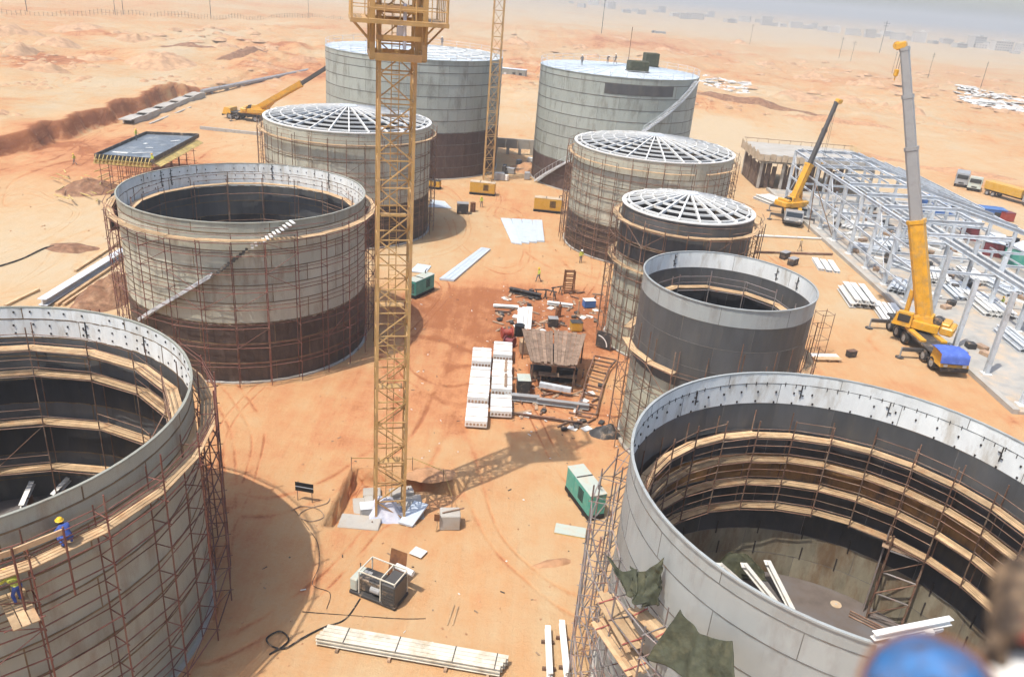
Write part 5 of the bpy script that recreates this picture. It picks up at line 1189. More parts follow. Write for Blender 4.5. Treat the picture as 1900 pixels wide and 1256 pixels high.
# round the foot of the crane mast
PITZ = -.9
T = thing('mast_base', 'pale concrete footing under the lattice mast', 'footing', (MX, MY, 0)); 
MB().box((0, 0, -.72), (4.6, 4.2, .5), rz=R_(14), bev=.05).build('slab', 'concrete', T)
for s in (-1, 1):
    MB().box((s * 1.3, 0, -.3), (.6, 2.9, .35), rz=R_(14), bev=.03).build('ballast_block', 'concrete', T)
tp = MB(); n = 12
for j in range(n + 1):
    for i in range(n + 1):
        u, v = i / n - .5, j / n - .5; rd = max(abs(u), abs(v)) * 2
        z = 1.5 * (1 - sstep(.35, 1.0, rd)) + .22 * fbm(i, j, .35, 3) * (1 - .5 * rd); tp.v.append((u * (2.2 + .5 * sstep(.5, 1, rd)), v * (1.7 + .5 * sstep(.5, 1, rd)), max(z, .03)))
for j in range(n):
    for i in range(n): o = j * (n + 1) + i; tp.f.append((o, o + 1, o + n + 2, o + n + 1)); tp.m.append(0)
nb_ = len(tp.v); tp.v += [(x, y_, z - .025) for x, y_, z in tp.v]; tp.f += [tuple(nb_ + i for i in f_[::-1]) for f_ in list(tp.f)]; tp.m += [0] * (len(tp.f) - len(tp.m))
pp = at(712, 950); tag(tp.build('tarpaulin', 'tarp_pale', None, Matrix.Translation((pp.x, pp.y, -.45)) @ Matrix.Rotation(.2, 4, 'Z'), True), 'crumpled pale blue sheet over the equipment at the foot of the mast', 'tarpaulin')
long_thing('steel_plate', 'white and blue plank-like plate lying right of the mast foot', 'plate', (752, 972), (782, 932), 1.0, .12, 'sheet_blue', -.1)
T = simple_box('control_box', 'grey control box beside the sheet at the mast foot', 'box', 683, 948, .3, (1.0, .8, .8), 'boom_grey', 'galv'); T.location.z = -.45
for i, (px, py, d_) in enumerate(((668, 968, (2.6, 1.4, .2)), (690, 905, (1.2, .9, .3)), (745, 905, (1.6, .8, .4)))):
    p = at(px, py); T = thing('concrete_slab', ('wide flat concrete slab at the front left of the mast foot', 'small pale slab at the back left of the mast foot', 'pale slab at the back right of the mast foot')[i], 'slab', (p.x, p.y, height(p.x, p.y)), .2 * i)
    MB().box((0, 0, d_[2] / 2), d_, bev=.05).build('slab', 'concrete', T); MB().tube((d_[0] * .3, 0, d_[2]), (d_[0] * .3, 0, d_[2] + .06), .05).build('lifting_eye', 'pipe_rust', T)
# yellow barrier tape posts round the pit
tp0 = [at(652, 872), at(765, 872), at(822, 895), at(838, 945)]
T = thing('barrier', 'thin barrier of posts and yellow tape round the pit of the mast', 'barrier', tp0[0])
for p in tp0: pipe('post', T, p - tp0[0], p - tp0[0] + Vector((0, 0, 1.1)), .03, 'wood_old')
for a, b_ in zip(tp0[:-1], tp0[1:]): beam('tape', T, a - tp0[0] + Vector((0, 0, 1.0)), b_ - tp0[0] + Vector((0, 0, .95)), .008, .06, 'form_yellow')
# concrete counterweight with post
T = thing('concrete_block', 'grey concrete block with a lifting bar on the sand right of the mast', 'block', at(834, 975), R_(8))
MB().box((0, 0, .55), (1.3, 1.0, 1.1), bev=.05).build('block', 'concrete', T); beam('lifting_bar', T, (-.5, -.2, 1.15), (.9, .25, 1.2), .08, .08, 'pipe_rust')
T = thing('marker_post', 'short wooden post with a board just left of the concrete block', 'post', at(810, 985)); beam('post', T, (0, 0, 0), (.05, 0, 1.5), .12, .1, 'wood'); MB().box((0, -.08, 1.1), (.35, .03, .5)).build('board', 'rust_plate', T)
# black sign on legs
T = thing('site_board', 'black two-panel board on thin legs beside the shadow of the bottom left tank', 'board', at(566, 930), R_(-8))
for s in (-.5, .5): beam('leg', T, (s, 0, 0), (s, 0, 1.3), .05, .05, 'wood_old')
for z in (.95, 1.32): MB().box((0, -.04, z), (1.25, .04, .3), bev=.01).build('panel', 'black', T)
MB().box((0, -.045, 1.135), (1.2, .03, .05)).build('trim', 'galv', T)
# welding / compressor machine in the foreground
T = thing('compressor', 'open dusty dark machine on a skid in the foreground sand', 'machine', at(703, 1102), R_(-22))
MB().box((0, 0, .15), (3.0, 1.5, .2), bev=.03).build('skid', 'dark_metal', T)
MB().box((-.35, 0, .75), (1.5, 1.0, .9), bev=.08).build('engine', 'dark_metal', T)
MB().box((1.05, -.1, .95), (.85, 1.35, 1.4), bev=.05).build('radiator', 'boom_dark', T)
for k in range(6): MB().box((1.05, -.79, .45 + k * .18), (.7, .03, .06)).build('louvre', 'dark_metal', T)
MB().tube((-1.0, .1, .9), (-.5, .1, .9), .32, 0, 14).tube((-.2, -.45, .7), (.4, -.45, .7), .22, 0, 12).build('air_filter', 'boom_grey', T)
MB().box((-1.25, -.1, .7), (.45, 1.2, .8), bev=.05).build('control_panel', 'teal_pale', T)
for x in (-.9, .5, 1.4):
    for y_ in (-.65, .7): beam('frame_post', T, (x, y_, .25), (x, y_, 1.75), .06, .06, 'beam_cream')
for y_ in (-.65, .7): beam('frame_rail', T, (-.9, y_, 1.78), (1.4, y_, 1.78), .06, .06, 'beam_cream')
for x in (-.9, .5, 1.4): beam('frame_rail', T, (x, -.61, 1.78), (x, .66, 1.78), .06, .06, 'beam_cream')
MB().tube((.6, .85, 1.65), (1.75, .75, 1.65), .17, 0, 14).build('silencer', 'white_steel', T)
b = MB(); b.hexa([Vector(p) for p in ((-.2, 1.15, .05), (.95, 1.15, .05), (.95, 1.19, .05), (-.2, 1.19, .05), (-.3, 1.75, 1.9), (.75, 1.75, 1.9), (.75, 1.79, 1.9), (-.3, 1.79, 1.9))]); tag(b.build('door_panel', 'rust_plate', T), 'brown panel leaning up behind the machine')
MB().tube((-1.35, .2, .4), (-1.9, 1.0, .7), .03).build('tow_bar', 'dark_metal', T)
def cable(label, pts, r, m_='rubber', name='cable'):
    P = [at(*p) + Vector((0, 0, r + .015)) for p in pts]; Q = []
    for i in range(len(P) - 1):
        p0, p1, p2, p3 = P[max(i - 1, 0)], P[i], P[i + 1], P[min(i + 2, len(P) - 1)]
        for k in range(6):
            t_ = k / 6; Q.append(.5 * ((2 * p1) + (p2 - p0) * t_ + (2 * p0 - 5 * p1 + 4 * p2 - p3) * t_ ** 2 + (3 * p1 - p0 - 3 * p2 + p3) * t_ ** 3))
    Q.append(P[-1])
    return tag(MB().path(Q, r, 0, 6).build(name, m_), label, 'cable')
cable('thick dark cable running from the foreground machine to the bottom left tank', [(668, 1112), (640, 1150), (600, 1165), (560, 1185), (530, 1203), (505, 1200), (495, 1185), (520, 1172), (535, 1190), (500, 1215)], .045)
cable('thin cable lying straight across the sand below the machine', [(560, 1135), (650, 1142), (740, 1148), (790, 1148)], .02)
cable('coiled pale hose beside the black site board', [(540, 948), (560, 940), (590, 945), (600, 960), (575, 968), (555, 958), (570, 945), (605, 935), (612, 925)], .03, 'wood_old', 'hose')
cable('thin wire snaking along the edge of the tank shadow', [(545, 945), (575, 985), (590, 1010), (592, 1050), (580, 1085), (612, 1100), (606, 1130)], .018)
cable('dark line of hose on the far sand left of the grey-green tank', [(0, 495), (40, 482), (80, 463), (100, 458)], .08)
# white board and thin plate
T = thing('white_board', 'small white board lying flat on the sand behind the foreground machine', 'board', at(776, 1027), R_(-25)); MB().box((0, 0, .12), (.85, .75, .04), bev=.01).build('sheet', 'white_steel', T); MB().box((0, 0, .05), (.6, .5, .09)).build('batten', 'wood_old', T)
T = thing('pale_plate', 'pale thin plate lying on the sand below the teal generator', 'plate', at(1058, 986), R_(-8)); MB().box((0, 0, .1), (2.0, 1.0, .04)).build('sheet', 'teal_pale', T); MB().box((0, -.45, .04), (2.0, .1, .08)).build('edge_timber', 'form_yellow', T)
# pack of long pale beams at the bottom
a, b_ = at(592, 1186), at(936, 1246)
d = (b_ - a); L_ = d.length; an = math.atan2(d.y, d.x)
T = thing('beam_pack', 'long strapped pack of pale channels at the bottom edge', 'beam pack', (a + b_) / 2, an)
for ly in range(2):
    for k in range(4): 
        o = inst('channel', IBU['beam_cream'], T, frame(Vector((-L_ / 2 + .1 * k, -.38 + k * .26, .28 + ly * .24)), Vector((L_ / 2 - .15 * ((k + ly) % 2), -.38 + k * .26, .28 + ly * .24))) @ Matrix.Diagonal((.24, .22, L_ - .2, 1)))
for x in (-L_ * .38, -L_ * .1, L_ * .2, L_ * .42): MB().box((x, 0, .08), (.15, 1.4, .16)).build('bearer', 'wood_old', T); MB().box((x + .3, 0, .64), (.05, 1.06, .02)).build('strap', 'dark_metal', T)
for i, (p0, p1) in enumerate((((1019, 1262), (1015, 1172)), ((1051, 1262), (1041, 1162)))):
    a, b_ = at(*p0), at(*p1); T = thing('white_beam', ('left', 'right')[i] + ' of two white beams standing out at the bottom edge, left of the scaffold', 'steel beam', a); ibeam('beam', T, (0, 0, .35), b_ - a + Vector((0, 0, .35)), .3, .3, 'white_steel')
    for k in (.2, .75): MB().box((b_ - a) * k + Vector((0, 0, .09)), (.7, .14, .18)).build('sleeper', 'pipe_rust', T)
for i, (p0, p1) in enumerate((((830, 1160), (843, 1122)), ((840, 1160), (850, 1125)))):
    long_thing('stick', ('left', 'right')[i] + ' of two thin sticks lying side by side on the foreground sand', 'stick', p0, p1, .06, .05, 'wood', .01)
# stones and litter on the sand
st = MB()
st.v = [(math.cos(a) * r, math.sin(a) * r * .8, z) for r, z in ((.1, 0), (.13, .05), (.07, .11)) for a in (0, .9, 1.9, 2.8, 3.7, 4.9)]
st.f = [tuple(range(12, 18))] + [(k * 6 + i, k * 6 + (i + 1) % 6, k * 6 + 6 + (i + 1) % 6, k * 6 + 6 + i) for k in range(2) for i in range(6)]; st.m = [0] * 13
stm = st.mesh('stone', 'soil'); rr = random.Random(9); big = MB()
for i in range(900):
    x, y_ = rr.uniform(-16, 14), rr.uniform(28, 95) if i < 500 else rr.uniform(95, 140)
    if i > 650: x, y_ = rr.uniform(-84, -50), rr.uniform(85, 200)
    s_ = rr.uniform(.2, .8) * (1.5 if i > 500 else 1); a = rr.uniform(0, 6); z = height(x, y_)
    ok_ = all(math.hypot(x - t_[1], y_ - t_[2]) > t_[3] + .3 for t_ in TANKS.values())
    if ok_: big.add([(x + s_ * (v[0] * math.cos(a) - v[1] * math.sin(a)), y_ + s_ * (v[0] * math.sin(a) + v[1] * math.cos(a)), z + s_ * v[2] - .02) for v in st.v], st.f)
sp = MB()
for i in range(1500):
    if i < 500: px, py = rr.uniform(-20, 520), rr.uniform(52, 150)
    elif i < 1300: px, py = rr.uniform(920, 1900), 0; py = 70 + (px - 920) * .09 + rr.uniform(-12, 95)
    else: px, py = rr.uniform(0, 420), rr.uniform(170, 250)
    q_ = at(px, py, 2.0 if i < 1300 else 0); x, y_ = q_.x, q_.y
    if y_ > 900 or nz(x, y_, .02, 17) < -.05: continue
    r_ = rr.uniform(.5, 2.2) * (1.5 if y_ > 300 else .7); h_ = r_ * rr.uniform(.18, .42); z = height(x, y_); n = 7; a0 = rr.uniform(0, 6); V_ = []
    for k, (f_, g_) in enumerate(((1, -.1), (.62, .65), (.2, 1))):
        for j in range(n): a = a0 + 2 * math.pi * j / n; q2 = f_ * r_ * rr.uniform(.75, 1.25); V_.append((x + q2 * math.cos(a), y_ + q2 * math.sin(a), z + h_ * g_ * rr.uniform(.85, 1.1)))
    sp.add(V_, [tuple(range(14, 21))] + [(k * n + j, k * n + (j + 1) % n, k * n + n + (j + 1) % n, k * n + n + j) for k in range(2) for j in range(n)])
tag(sp.build('spoil_mounds', 'spoil', None, None, True), 'rough low mounds of spoil over the open land round the site', 'mounds', kind='stuff')
lit = MB()
for i in range(380):
    x, y_ = rr.uniform(-15, 12), rr.uniform(28, 90)
    if i > 180: q_ = at(rr.uniform(900, 1140), rr.uniform(540, 800)); x, y_ = q_.x, q_.y
    if any(math.hypot(x - t_[1], y_ - t_[2]) < t_[3] + .3 for t_ in TANKS.values()): continue
    lit.box((x, y_, height(x, y_) + .03), (rr.uniform(.05, .35), rr.uniform(.03, .1), .03), rr.randrange(3), rz=rr.uniform(0, 3))
tag(lit.build('site_litter', ['wood_old', 'white_steel', 'dark_metal']), 'small chips, offcuts and paper strewn over the yard sand', 'litter', kind='stuff')
tag(big.build('loose_stones', 'soil'), 'loose clods and stones strewn over the sand of the yard', 'stones', kind='stuff')
# ------------------------------------------------------------------ things in and on the bottom right tank
def cloth(name, label, grid_fn, nu, nv, m_, th=.03, cat='tarpaulin'):
    b = MB(); b.v = [tuple(grid_fn(i / nu, j / nv)) for j in range(nv + 1) for i in range(nu + 1)]
    for j in range(nv):
        for i in range(nu): o = j * (nu + 1) + i; b.f.append((o, o + 1, o + nu + 2, o + nu + 1))
    ob = b
    ob.m = [0] * len(ob.f); me = ob.mesh(name, m_, True)
    o = inst(name, me); md = o.modifiers.new('thickness', 'SOLIDIFY'); md.thickness = th; md.offset = 1
    return tag(o, label, cat)
T9c = Vector((15.83, 28.98, 0))
def cyl9(px, py, R, far=False):
    d = ray(px, py); a = d.x ** 2 + d.y ** 2; b_ = -2 * (d.x * T9c.x + d.y * T9c.y); c_ = T9c.x ** 2 + T9c.y ** 2 - R * R
    D = math.sqrt(max(0, b_ * b_ - 4 * a * c_)); t_ = (-b_ + (D if far else -D)) / (2 * a)
    return Vector((d.x * t_, d.y * t_, CAMZ + d.z * t_))
# big green sheet tied on the outer scaffold
A0, A1, B0, B1 = cyl9(1262, 1130, 11.35), cyl9(1358, 1188, 11.35), cyl9(1212, 1215, 11.9), cyl9(1378, 1300, 12.1)
def g1(u, v):
    p = A0.lerp(A1, u).lerp(B0.lerp(B1, u), v); n_ = (Vector((p.x, p.y, 0)) - T9c).normalized()
    sag = -.45 * math.sin(math.pi * u) * (1 - v) ; fold = (.12 * math.sin(u * 15 + v * 2 + 2 * nz(u * 3, v * 2, 1, 2)) + .12 * nz(u * 6, v * 3, 1, 3) + .025 * nz(u * 16, v * 9, 1, 5)) * (.3 + .8 * v)
    return p + Vector((0, 0, sag)) + n_ * (fold + .25 * v)
cloth('tarpaulin', 'large dark green sheet hanging on the scaffold at the bottom edge', g1, 60, 36, 'tarp_green')
A0, A1, B0, B1 = cyl9(1178, 1048, 11.0), cyl9(1226, 1035, 10.6), cyl9(1185, 1118, 11.7), cyl9(1215, 1125, 10.9)
def g2(u, v):
    p = A0.lerp(A1, u).lerp(B0.lerp(B1, u), v); n_ = (Vector((p.x, p.y, 0)) - T9c).normalized()
    return p + n_ * (.2 * math.sin(u * 11 + v + 2 * nz(u * 3, v * 3, 1, 1)) + .2 * nz(u * 6, v * 5, 1, 6) + .08 * nz(u * 14, v * 12, 1, 6)) + Vector((0, 0, -.5 * math.sin(math.pi * u) * (1 - v)))
cloth('tarpaulin', 'small dark green sheet bunched against the wall of the bottom right tank', g2, 40, 28, 'tarp_green')
A0, A1, B0, B1 = cyl9(1128, 1030, 11.7), cyl9(1180, 1058, 11.2), cyl9(1150, 1075, 11.9), cyl9(1182, 1105, 11.6)
def g3(u, v):
    p = A0.lerp(A1, u).lerp(B0.lerp(B1, u), v); return p + Vector((0, 0, -.3 * math.sin(math.pi * u))) + Vector((.1 * nz(u * 5, v * 5, 1, 8), .1 * math.sin(u * 8), 0))
cloth('tarpaulin', 'narrow green strip of sheet sagging between the scaffold poles left of the tank', g3, 14, 8, 'tarp_green')
# plank bundles on the outer scaffold
def plank_pack(label, pa_, pb_, n, w_, wide, m_='wood'):
    T = thing('plank_bundle', label, 'planks', pa_); d = pb_ - pa_; s_ = d.cross(Vector((0, 0, 1))).normalized()
    for k in range(n):
        o = s_ * ((k - (n - 1) / 2) * w_ * 1.08) + Vector((0, 0, .03 * (k % 3)))
        beam('plank', T, o - d.normalized() * .1 * (k % 3), d + o - d.normalized() * .1 * ((k + 1) % 2), w_, .05, m_)
    for f_ in (.12, .88): beam('rag_tie', T, d * f_ - s_ * (n * w_ * .56) + Vector((0, 0, .1)), d * f_ + s_ * (n * w_ * .56) + Vector((0, 0, .1)), .05, .03, 'rag')
    for f_ in (.12, .88): pipe('support_tube', T, d * f_ - s_ * (n * w_ * .7) + Vector((0, 0, -.07)), d * f_ + s_ * (n * w_ * .7) + Vector((0, 0, -.07)), .03, 'pipe_grey')
plank_pack('wide platform of light planks on the scaffold, near the green sheet', cyl9(1122, 1105, 11.45), cyl9(1180, 1205, 11.2), 4, .22, 1)
plank_pack('bundle of light planks on the scaffold nearest the bottom edge', cyl9(1118, 1152, 11.55), cyl9(1188, 1252, 11.3), 5, .2, 1)
plank_pack('short planks with red ties tucked behind the large green sheet', cyl9(1182, 1132, 11.1), cyl9(1236, 1185, 10.9), 3, .22, 1)
# access tower inside
p0 = at(1640, 1146, .2)
TW = thing('access_tower', 'rusty access scaffold tower standing on the tank floor against the inner wall', 'scaffold tower', p0, R_(-28))
for x in (-.9, .9):
    for y_ in (-.65, .65): pipe('standard', TW, (x, y_, 0), (x, y_, 5.9), .06, 'pipe_rust')
for z in (.4, 1.9, 3.4, 4.9):
    for y_ in (-.65, .65): pipe('ledger', TW, (-.9, y_, z), (.9, y_, z), .05, 'pipe_grey')
    for x in (-.9, .9): pipe('transom', TW, (x, -.65, z), (x, .65, z), .05, 'pipe_rust')
for z in (.4, 1.9, 3.4):
    pipe('brace', TW, (-.9, -.68, z), (.9, -.68, z + 1.5), .04, 'pipe_rust'); pipe('brace', TW, (.93, -.65, z), (.93, .65, z + 1.5), .04, 'pipe_rust')
for k in range(4): beam('plank', TW, (-1.3, -.48 + k * .32, 4.98), (1.3, -.48 + k * .32, 4.98), .3, .05, 'wood_old')
for k in range(18): pipe('ladder_rung', TW, (-1.15, -.2, .3 + k * .3), (-1.15, .2, .3 + k * .3), .018, 'pipe_grey')
for y_ in (-.2, .2): pipe('ladder_rail', TW, (-1.15, y_, 0), (-1.15, y_, 6), .04, 'pipe_grey')
for k in range(3): pipe('base_tube', TW, (-1.8, -1.1 + .25 * k, .06), (1.0, -1.5 + .2 * k, .06), .05, 'pipe_rust')
# green sheet lump and white beams on the tank floor
c0 = at(1365, 1035, .9)
def g4(u, v):
    x, y_ = (u - .5) * 3.6, (v - .5) * 2.2; r_ = max(abs(u - .5), abs(v - .5)) * 2
    return Vector((c0.x + x, c0.y + y_, .25 + 1.3 * (1 - sstep(.25, 1, r_)) * (1 + .3 * nz(u * 4, v * 4, 1, 2)) + .2 * fbm(u * 6, v * 6, 1, 5)))
cloth('tarpaulin', 'dusty olive sheet heaped on the floor inside the bottom right tank', g4, 40, 30, 'tarp_green')
def props(label, pa_, za, pb_, zb, w_=.28):
    a, b_ = at(*pa_, za), at(*pb_, zb); T = thing('white_beam', label, 'steel beam', a); ibeam('beam', T, (0, 0, 0), b_ - a, w_, w_ * 1.1, 'white_steel')
    for k in (.02, .98): MB().box((b_ - a) * k, (.42, .42, .05)).build('end_plate', 'white_steel', T)
props('left of three white beams propped up inside the bottom right tank', (1335, 1048), 1.6, (1375, 1083), .5)
props('middle of three white beams propped up inside the bottom right tank', (1380, 1047), 1.6, (1440, 1120), .4)
props('right and longest of three white beams inside the bottom right tank', (1424, 1042), 1.8, (1470, 1133), .4)
ds = MB(); p = at(1551, 1121, .2); ds.tube(p, p + Vector((0, 0, .03)), .32, 0, 20); ds = ds.build('floor_disc', 'pale_sand_wall'); tag(ds, 'small pale disc lying on the floor of the bottom right tank', 'disc')
MB().tube(p + Vector((0, 0, .03)), p + Vector((0, 0, .05)), .08, 0, 10).build('hub', 'concrete', ds)
# white beam laid across the rim
a = cyl9(1619, 1184, 10.25); b_ = on_y(1762, 1157, 24.5)
a.z = 13.95; b_ = at(1762, 1155, 13.9)
T = thing('rim_beam', 'white channel laid across the near rim of the bottom right tank', 'steel beam', a); ibeam('channel', T, (0, 0, .1), b_ - a + Vector((0, 0, .1)), .22, .24, 'white_steel'); beam('channel', T, Vector((.1, -.25, -.12)), b_ - a + Vector((-.3, -.2, -.12)), .1, .12, 'galv')
for k in (.25, .7): MB().box((b_ - a) * k + Vector((0, -.1, -.05)), (.3, .3, .12)).build('clamp', 'white_steel', T)
# white I-beams inside bottom left tank
for i, (p0, p1) in enumerate((((40, 940), (60, 895)), ((98, 920), (128, 888)))):
    a, b_ = at(*p0, .9), at(*p1, 1.4); T = thing('white_beam', ('left', 'right')[i] + ' of two white beams inside the bottom left tank', 'steel beam', a); ibeam('beam', T, (0, 0, 0), b_ - a, .3, .3, 'white_steel'); MB().box((b_ - a) * .5 + Vector((0, 0, -.4)), (.4, .4, .5)).build('trestle', 'pipe_rust', T)
# hand rail lines in the bottom left tank
# timber rail held by the workers on the bottom left tank
T = thing('guard_timber', 'long light timber on red posts above the walkway of the bottom left tank', 'timber rail', on_tank('T1', -34, 1.2, 11.2)); o_ = T.location.copy()
for k in range(5):
    a0, a1 = -36 - k * 8, -36 - (k + 1) * 8; beam('timber', T, on_tank('T1', a0, 1.25, 12.35) - o_, on_tank('T1', a1 - .4, 1.25, 12.35) - o_, .07, .24, 'wood'); pipe('post', T, on_tank('T1', a0, 1.32, 9.4) - o_, on_tank('T1', a0, 1.32, 12.6) - o_, .045, 'pipe_red')
# hanging chute on the left of the grey-green tank
T = thing('dust_sheet', 'dark sheet hanging on the left rim scaffold of the grey-green tank', 'sheet', on_tank('T2', 172, 1.3, 0)); o_ = T.location.copy()
for k in range(5):
    a = on_tank('T2', 160 + k * 6, 1.35 + .2 * (k % 2), 12.6 - .1 * k) - o_; MB().hexa([a + Vector((-.1, -.7, -3.2 + .4 * (k % 3))), a + Vector((.1, -.7, -3.2 + .4 * (k % 3))), a + Vector((.12, .7, -3.0)), a + Vector((-.1, .7, -3.0)), a + Vector((-.12, -.65, 0)), a + Vector((.1, -.65, 0)), a + Vector((.1, .65, .1)), a + Vector((-.1, .65, .1))]).build('sheet', 'black', T)
# pallet and timber right of the banded tank
T = thing('plank_pallet', 'white-topped timber platform on the sand right of the banded tank', 'pallet', at(1532, 667), R_(8))
for k in range(6): beam('plank', T, (-1.5, -.6 + k * .24, .3 + .01 * (k % 2)), (1.4, -.6 + k * .24, .3 + .01 * (k % 2)), .2, .05, 'white_steel' if k > 2 else 'wood')
for x in (-1.2, 0, 1.1): MB().box((x, 0, .13), (.12, 1.4, .24)).build('bearer', 'wood_old', T)
T = thing('access_tower', 'thin rusty scaffold tower at the right side of the banded tank', 'scaffold tower', at(1512, 655), R_(20))
for x in (-.7, .7):
    for y_ in (-.6, .6): pipe('standard', T, (x, y_, 0), (x, y_, 4.6), .035, 'pipe_rust')
for z in (.3, 1.7, 3.1, 4.4):
    for y_ in (-.6, .6): pipe('ledger', T, (-.7, y_, z), (.7, y_, z), .03, 'pipe_rust')
    for x in (-.7, .7): pipe('transom', T, (x, -.6, z), (x, .6, z), .03, 'pipe_rust')
simple_box('pump', 'small dark pump on the sand right of the timber platform', 'machine', 1578, 662, .4, (1.0, .6, .6), 'dark_metal', 'pipe_rust')
for (px, py, lb) in ((1455, 480, 'nearer the small tank'), (1470, 492, 'farther right, on the sand road')): 
    simple_box('mixer', 'small dark machine on the sand road, ' + lb, 'machine', px, py, .8, (1.5, .9, .9), 'dark_metal', 'boom_grey')
for i, (p0, p1) in enumerate((((1395, 439), (1560, 447)), ((1400, 470), (1545, 474)))):
    a, b_ = at(*p0), at(*p1); T = thing('ground_pipe', ('farther pale', 'nearer rusty')[i] + ' pipe lying across the sand road towards the hall', 'pipe', a)
    for k in range(4): pipe('pipe_length', T, (b_ - a) * (k / 4) + Vector((0, 0, .2)), (b_ - a) * ((k + .97) / 4) + Vector((0, 0, .2)), .16, ('white_steel', 'pipe_rust')[i])
T = thing('lamp_pole', 'thin dark pole standing between the small dark tank and the hall', 'pole', at(1403, 500)); pipe('shaft', T, (0, 0, 0), (0, 0, 6.2), .06, 'dark_metal'); MB().box((0, 0, .1), (.5, .5, .2)).build('foot', 'concrete', T)

# ------------------------------------------------------------------ machines on the roof of the back tank
for i, (px, py, d_) in enumerate(((1182, 134, (3.4, 2.2, 1.6)), (1206, 122, (2.6, 2.2, 2.3)))):
    q = at(px, py, 19.95); T = thing('roof_machine', ('lower nearer', 'taller farther')[i] + ' dark green machine on the pale roof of the back tank', 'machine', (q.x, q.y, roofz('T5', q.x, q.y, .7)), .2)
    MB().box((0, 0, d_[2] / 2 + .1), d_, bev=.12).build('body', 'tarp_green', T); MB().box((0, 0, .07), (d_[0] * 1.1, d_[1] * .9, .14)).build('skid', 'dark_metal', T)
    MB().tube((d_[0] * .3, 0, d_[2]), (d_[0] * .3 + .6, 0, d_[2] - .2), .15).build('duct', 'dark_metal', T)
T = thing('antenna_pole', 'thin pole rising from the roof of the back tank behind the machines', 'pole', on_tank('T5', 75, -5, 19.9)); pipe('shaft', T, (0, 0, 0), (0, 0, 6.5), .06, 'pipe_rust'); MB().box((0, 0, .05), (.6, .6, .1)).build('foot', 'galv', T)

# ------------------------------------------------------------------ middle distance
pa_, pb_ = at(893, 283), at(1003, 290)
T = thing('concrete_gallery', 'long grey concrete beam wall between the two tall back tanks', 'wall', pa_); d = pb_ - pa_
for k in range(5):
    a, b2 = d * (k / 5), d * ((k + .97) / 5); beam('wall_panel', T, a + Vector((0, 0, 2.2)), b2 + Vector((0, 0, 2.2)), .6, 1.9, 'concrete'); MB().box(a + Vector((.5, 0, .62)), (.6, .6, 1.24)).build('pier', 'concrete', T)
for k in range(3): MB().box(d * (.12 + .16 * k) + Vector((0, 8 + k, .4)), (2.6, 1.6, .7), bev=.05).build('stacked_slab', 'white_steel', T)
def cabin(label, px, py, rz, d_, m_, name='site_cabin', group=None, stripes=True):
    T = thing(name, label, 'cabin', at(px, py), rz, group)
    b = MB().box((0, 0, d_[2] / 2 + .15), d_, bev=.04).build('wall', m_, T)
    MB().box((0, 0, d_[2] + .2), (d_[0] + .2, d_[1] + .2, .1)).build('roof', 'galv' if m_ != 'blue_box' else 'blue_box', T)
    if stripes:
        n = int(d_[0] / .35); r_ = MB()
        for k in range(n): r_.box((-d_[0] / 2 + .2 + k * .35, -d_[1] / 2 - .02, d_[2] / 2 + .15), (.16, .05, d_[2] * .88))
        r_.build('corrugation', m_, b)
    MB().box((-d_[0] * .3, -d_[1] / 2 - .055, 1.1), (.9, .04, 1.9)).build('door', 'white_steel', T)
    for s in (.05, .3): MB().box((d_[0] * s, -d_[1] / 2 - .055, d_[2] * .6), (1.1, .04, .8)).build('window', 'glass_dark', T)
    return T
cabin('pale grey site cabin on the sand far behind the thin mast', 952, 146, R_(-8), (9.5, 3.5, 3.2), 'plate_grey')
cabin('large blue container just behind the hall, right of the grey boom', 1738, 397, R_(-10), (7, 3, 2.8), 'blue_box', 'container')
cabin('second blue container behind the hall, farther right', 1818, 402, R_(-8), (7.5, 2.6, 1.6), 'blue_box', 'container')
cabin('dark red container behind the right edge of the hall, farther one', 1795, 440, R_(62), (6.5, 2.5, 2.2), 'maroon_box', 'container')
cabin('dark red container behind the right edge of the hall, nearer one', 1838, 470, R_(62), (6.5, 2.5, 2.2), 'maroon_box', 'container')
cabin('teal container at the right edge of the photograph', 1892, 490, R_(40), (6, 3, 2.5), 'teal', 'container')
simple_box('red_tank', 'small pinkish red box on the sand at the right, near the yellow trailer', 'box', 1865, 410, .2, (2.2, 1.6, 1.5), 'red', 'maroon_box')
simple_box('black_rack', 'black stacked boxes beside the teal container', 'box', 1868, 478, .3, (1.4, 1.2, 3.0), 'black', 'black')
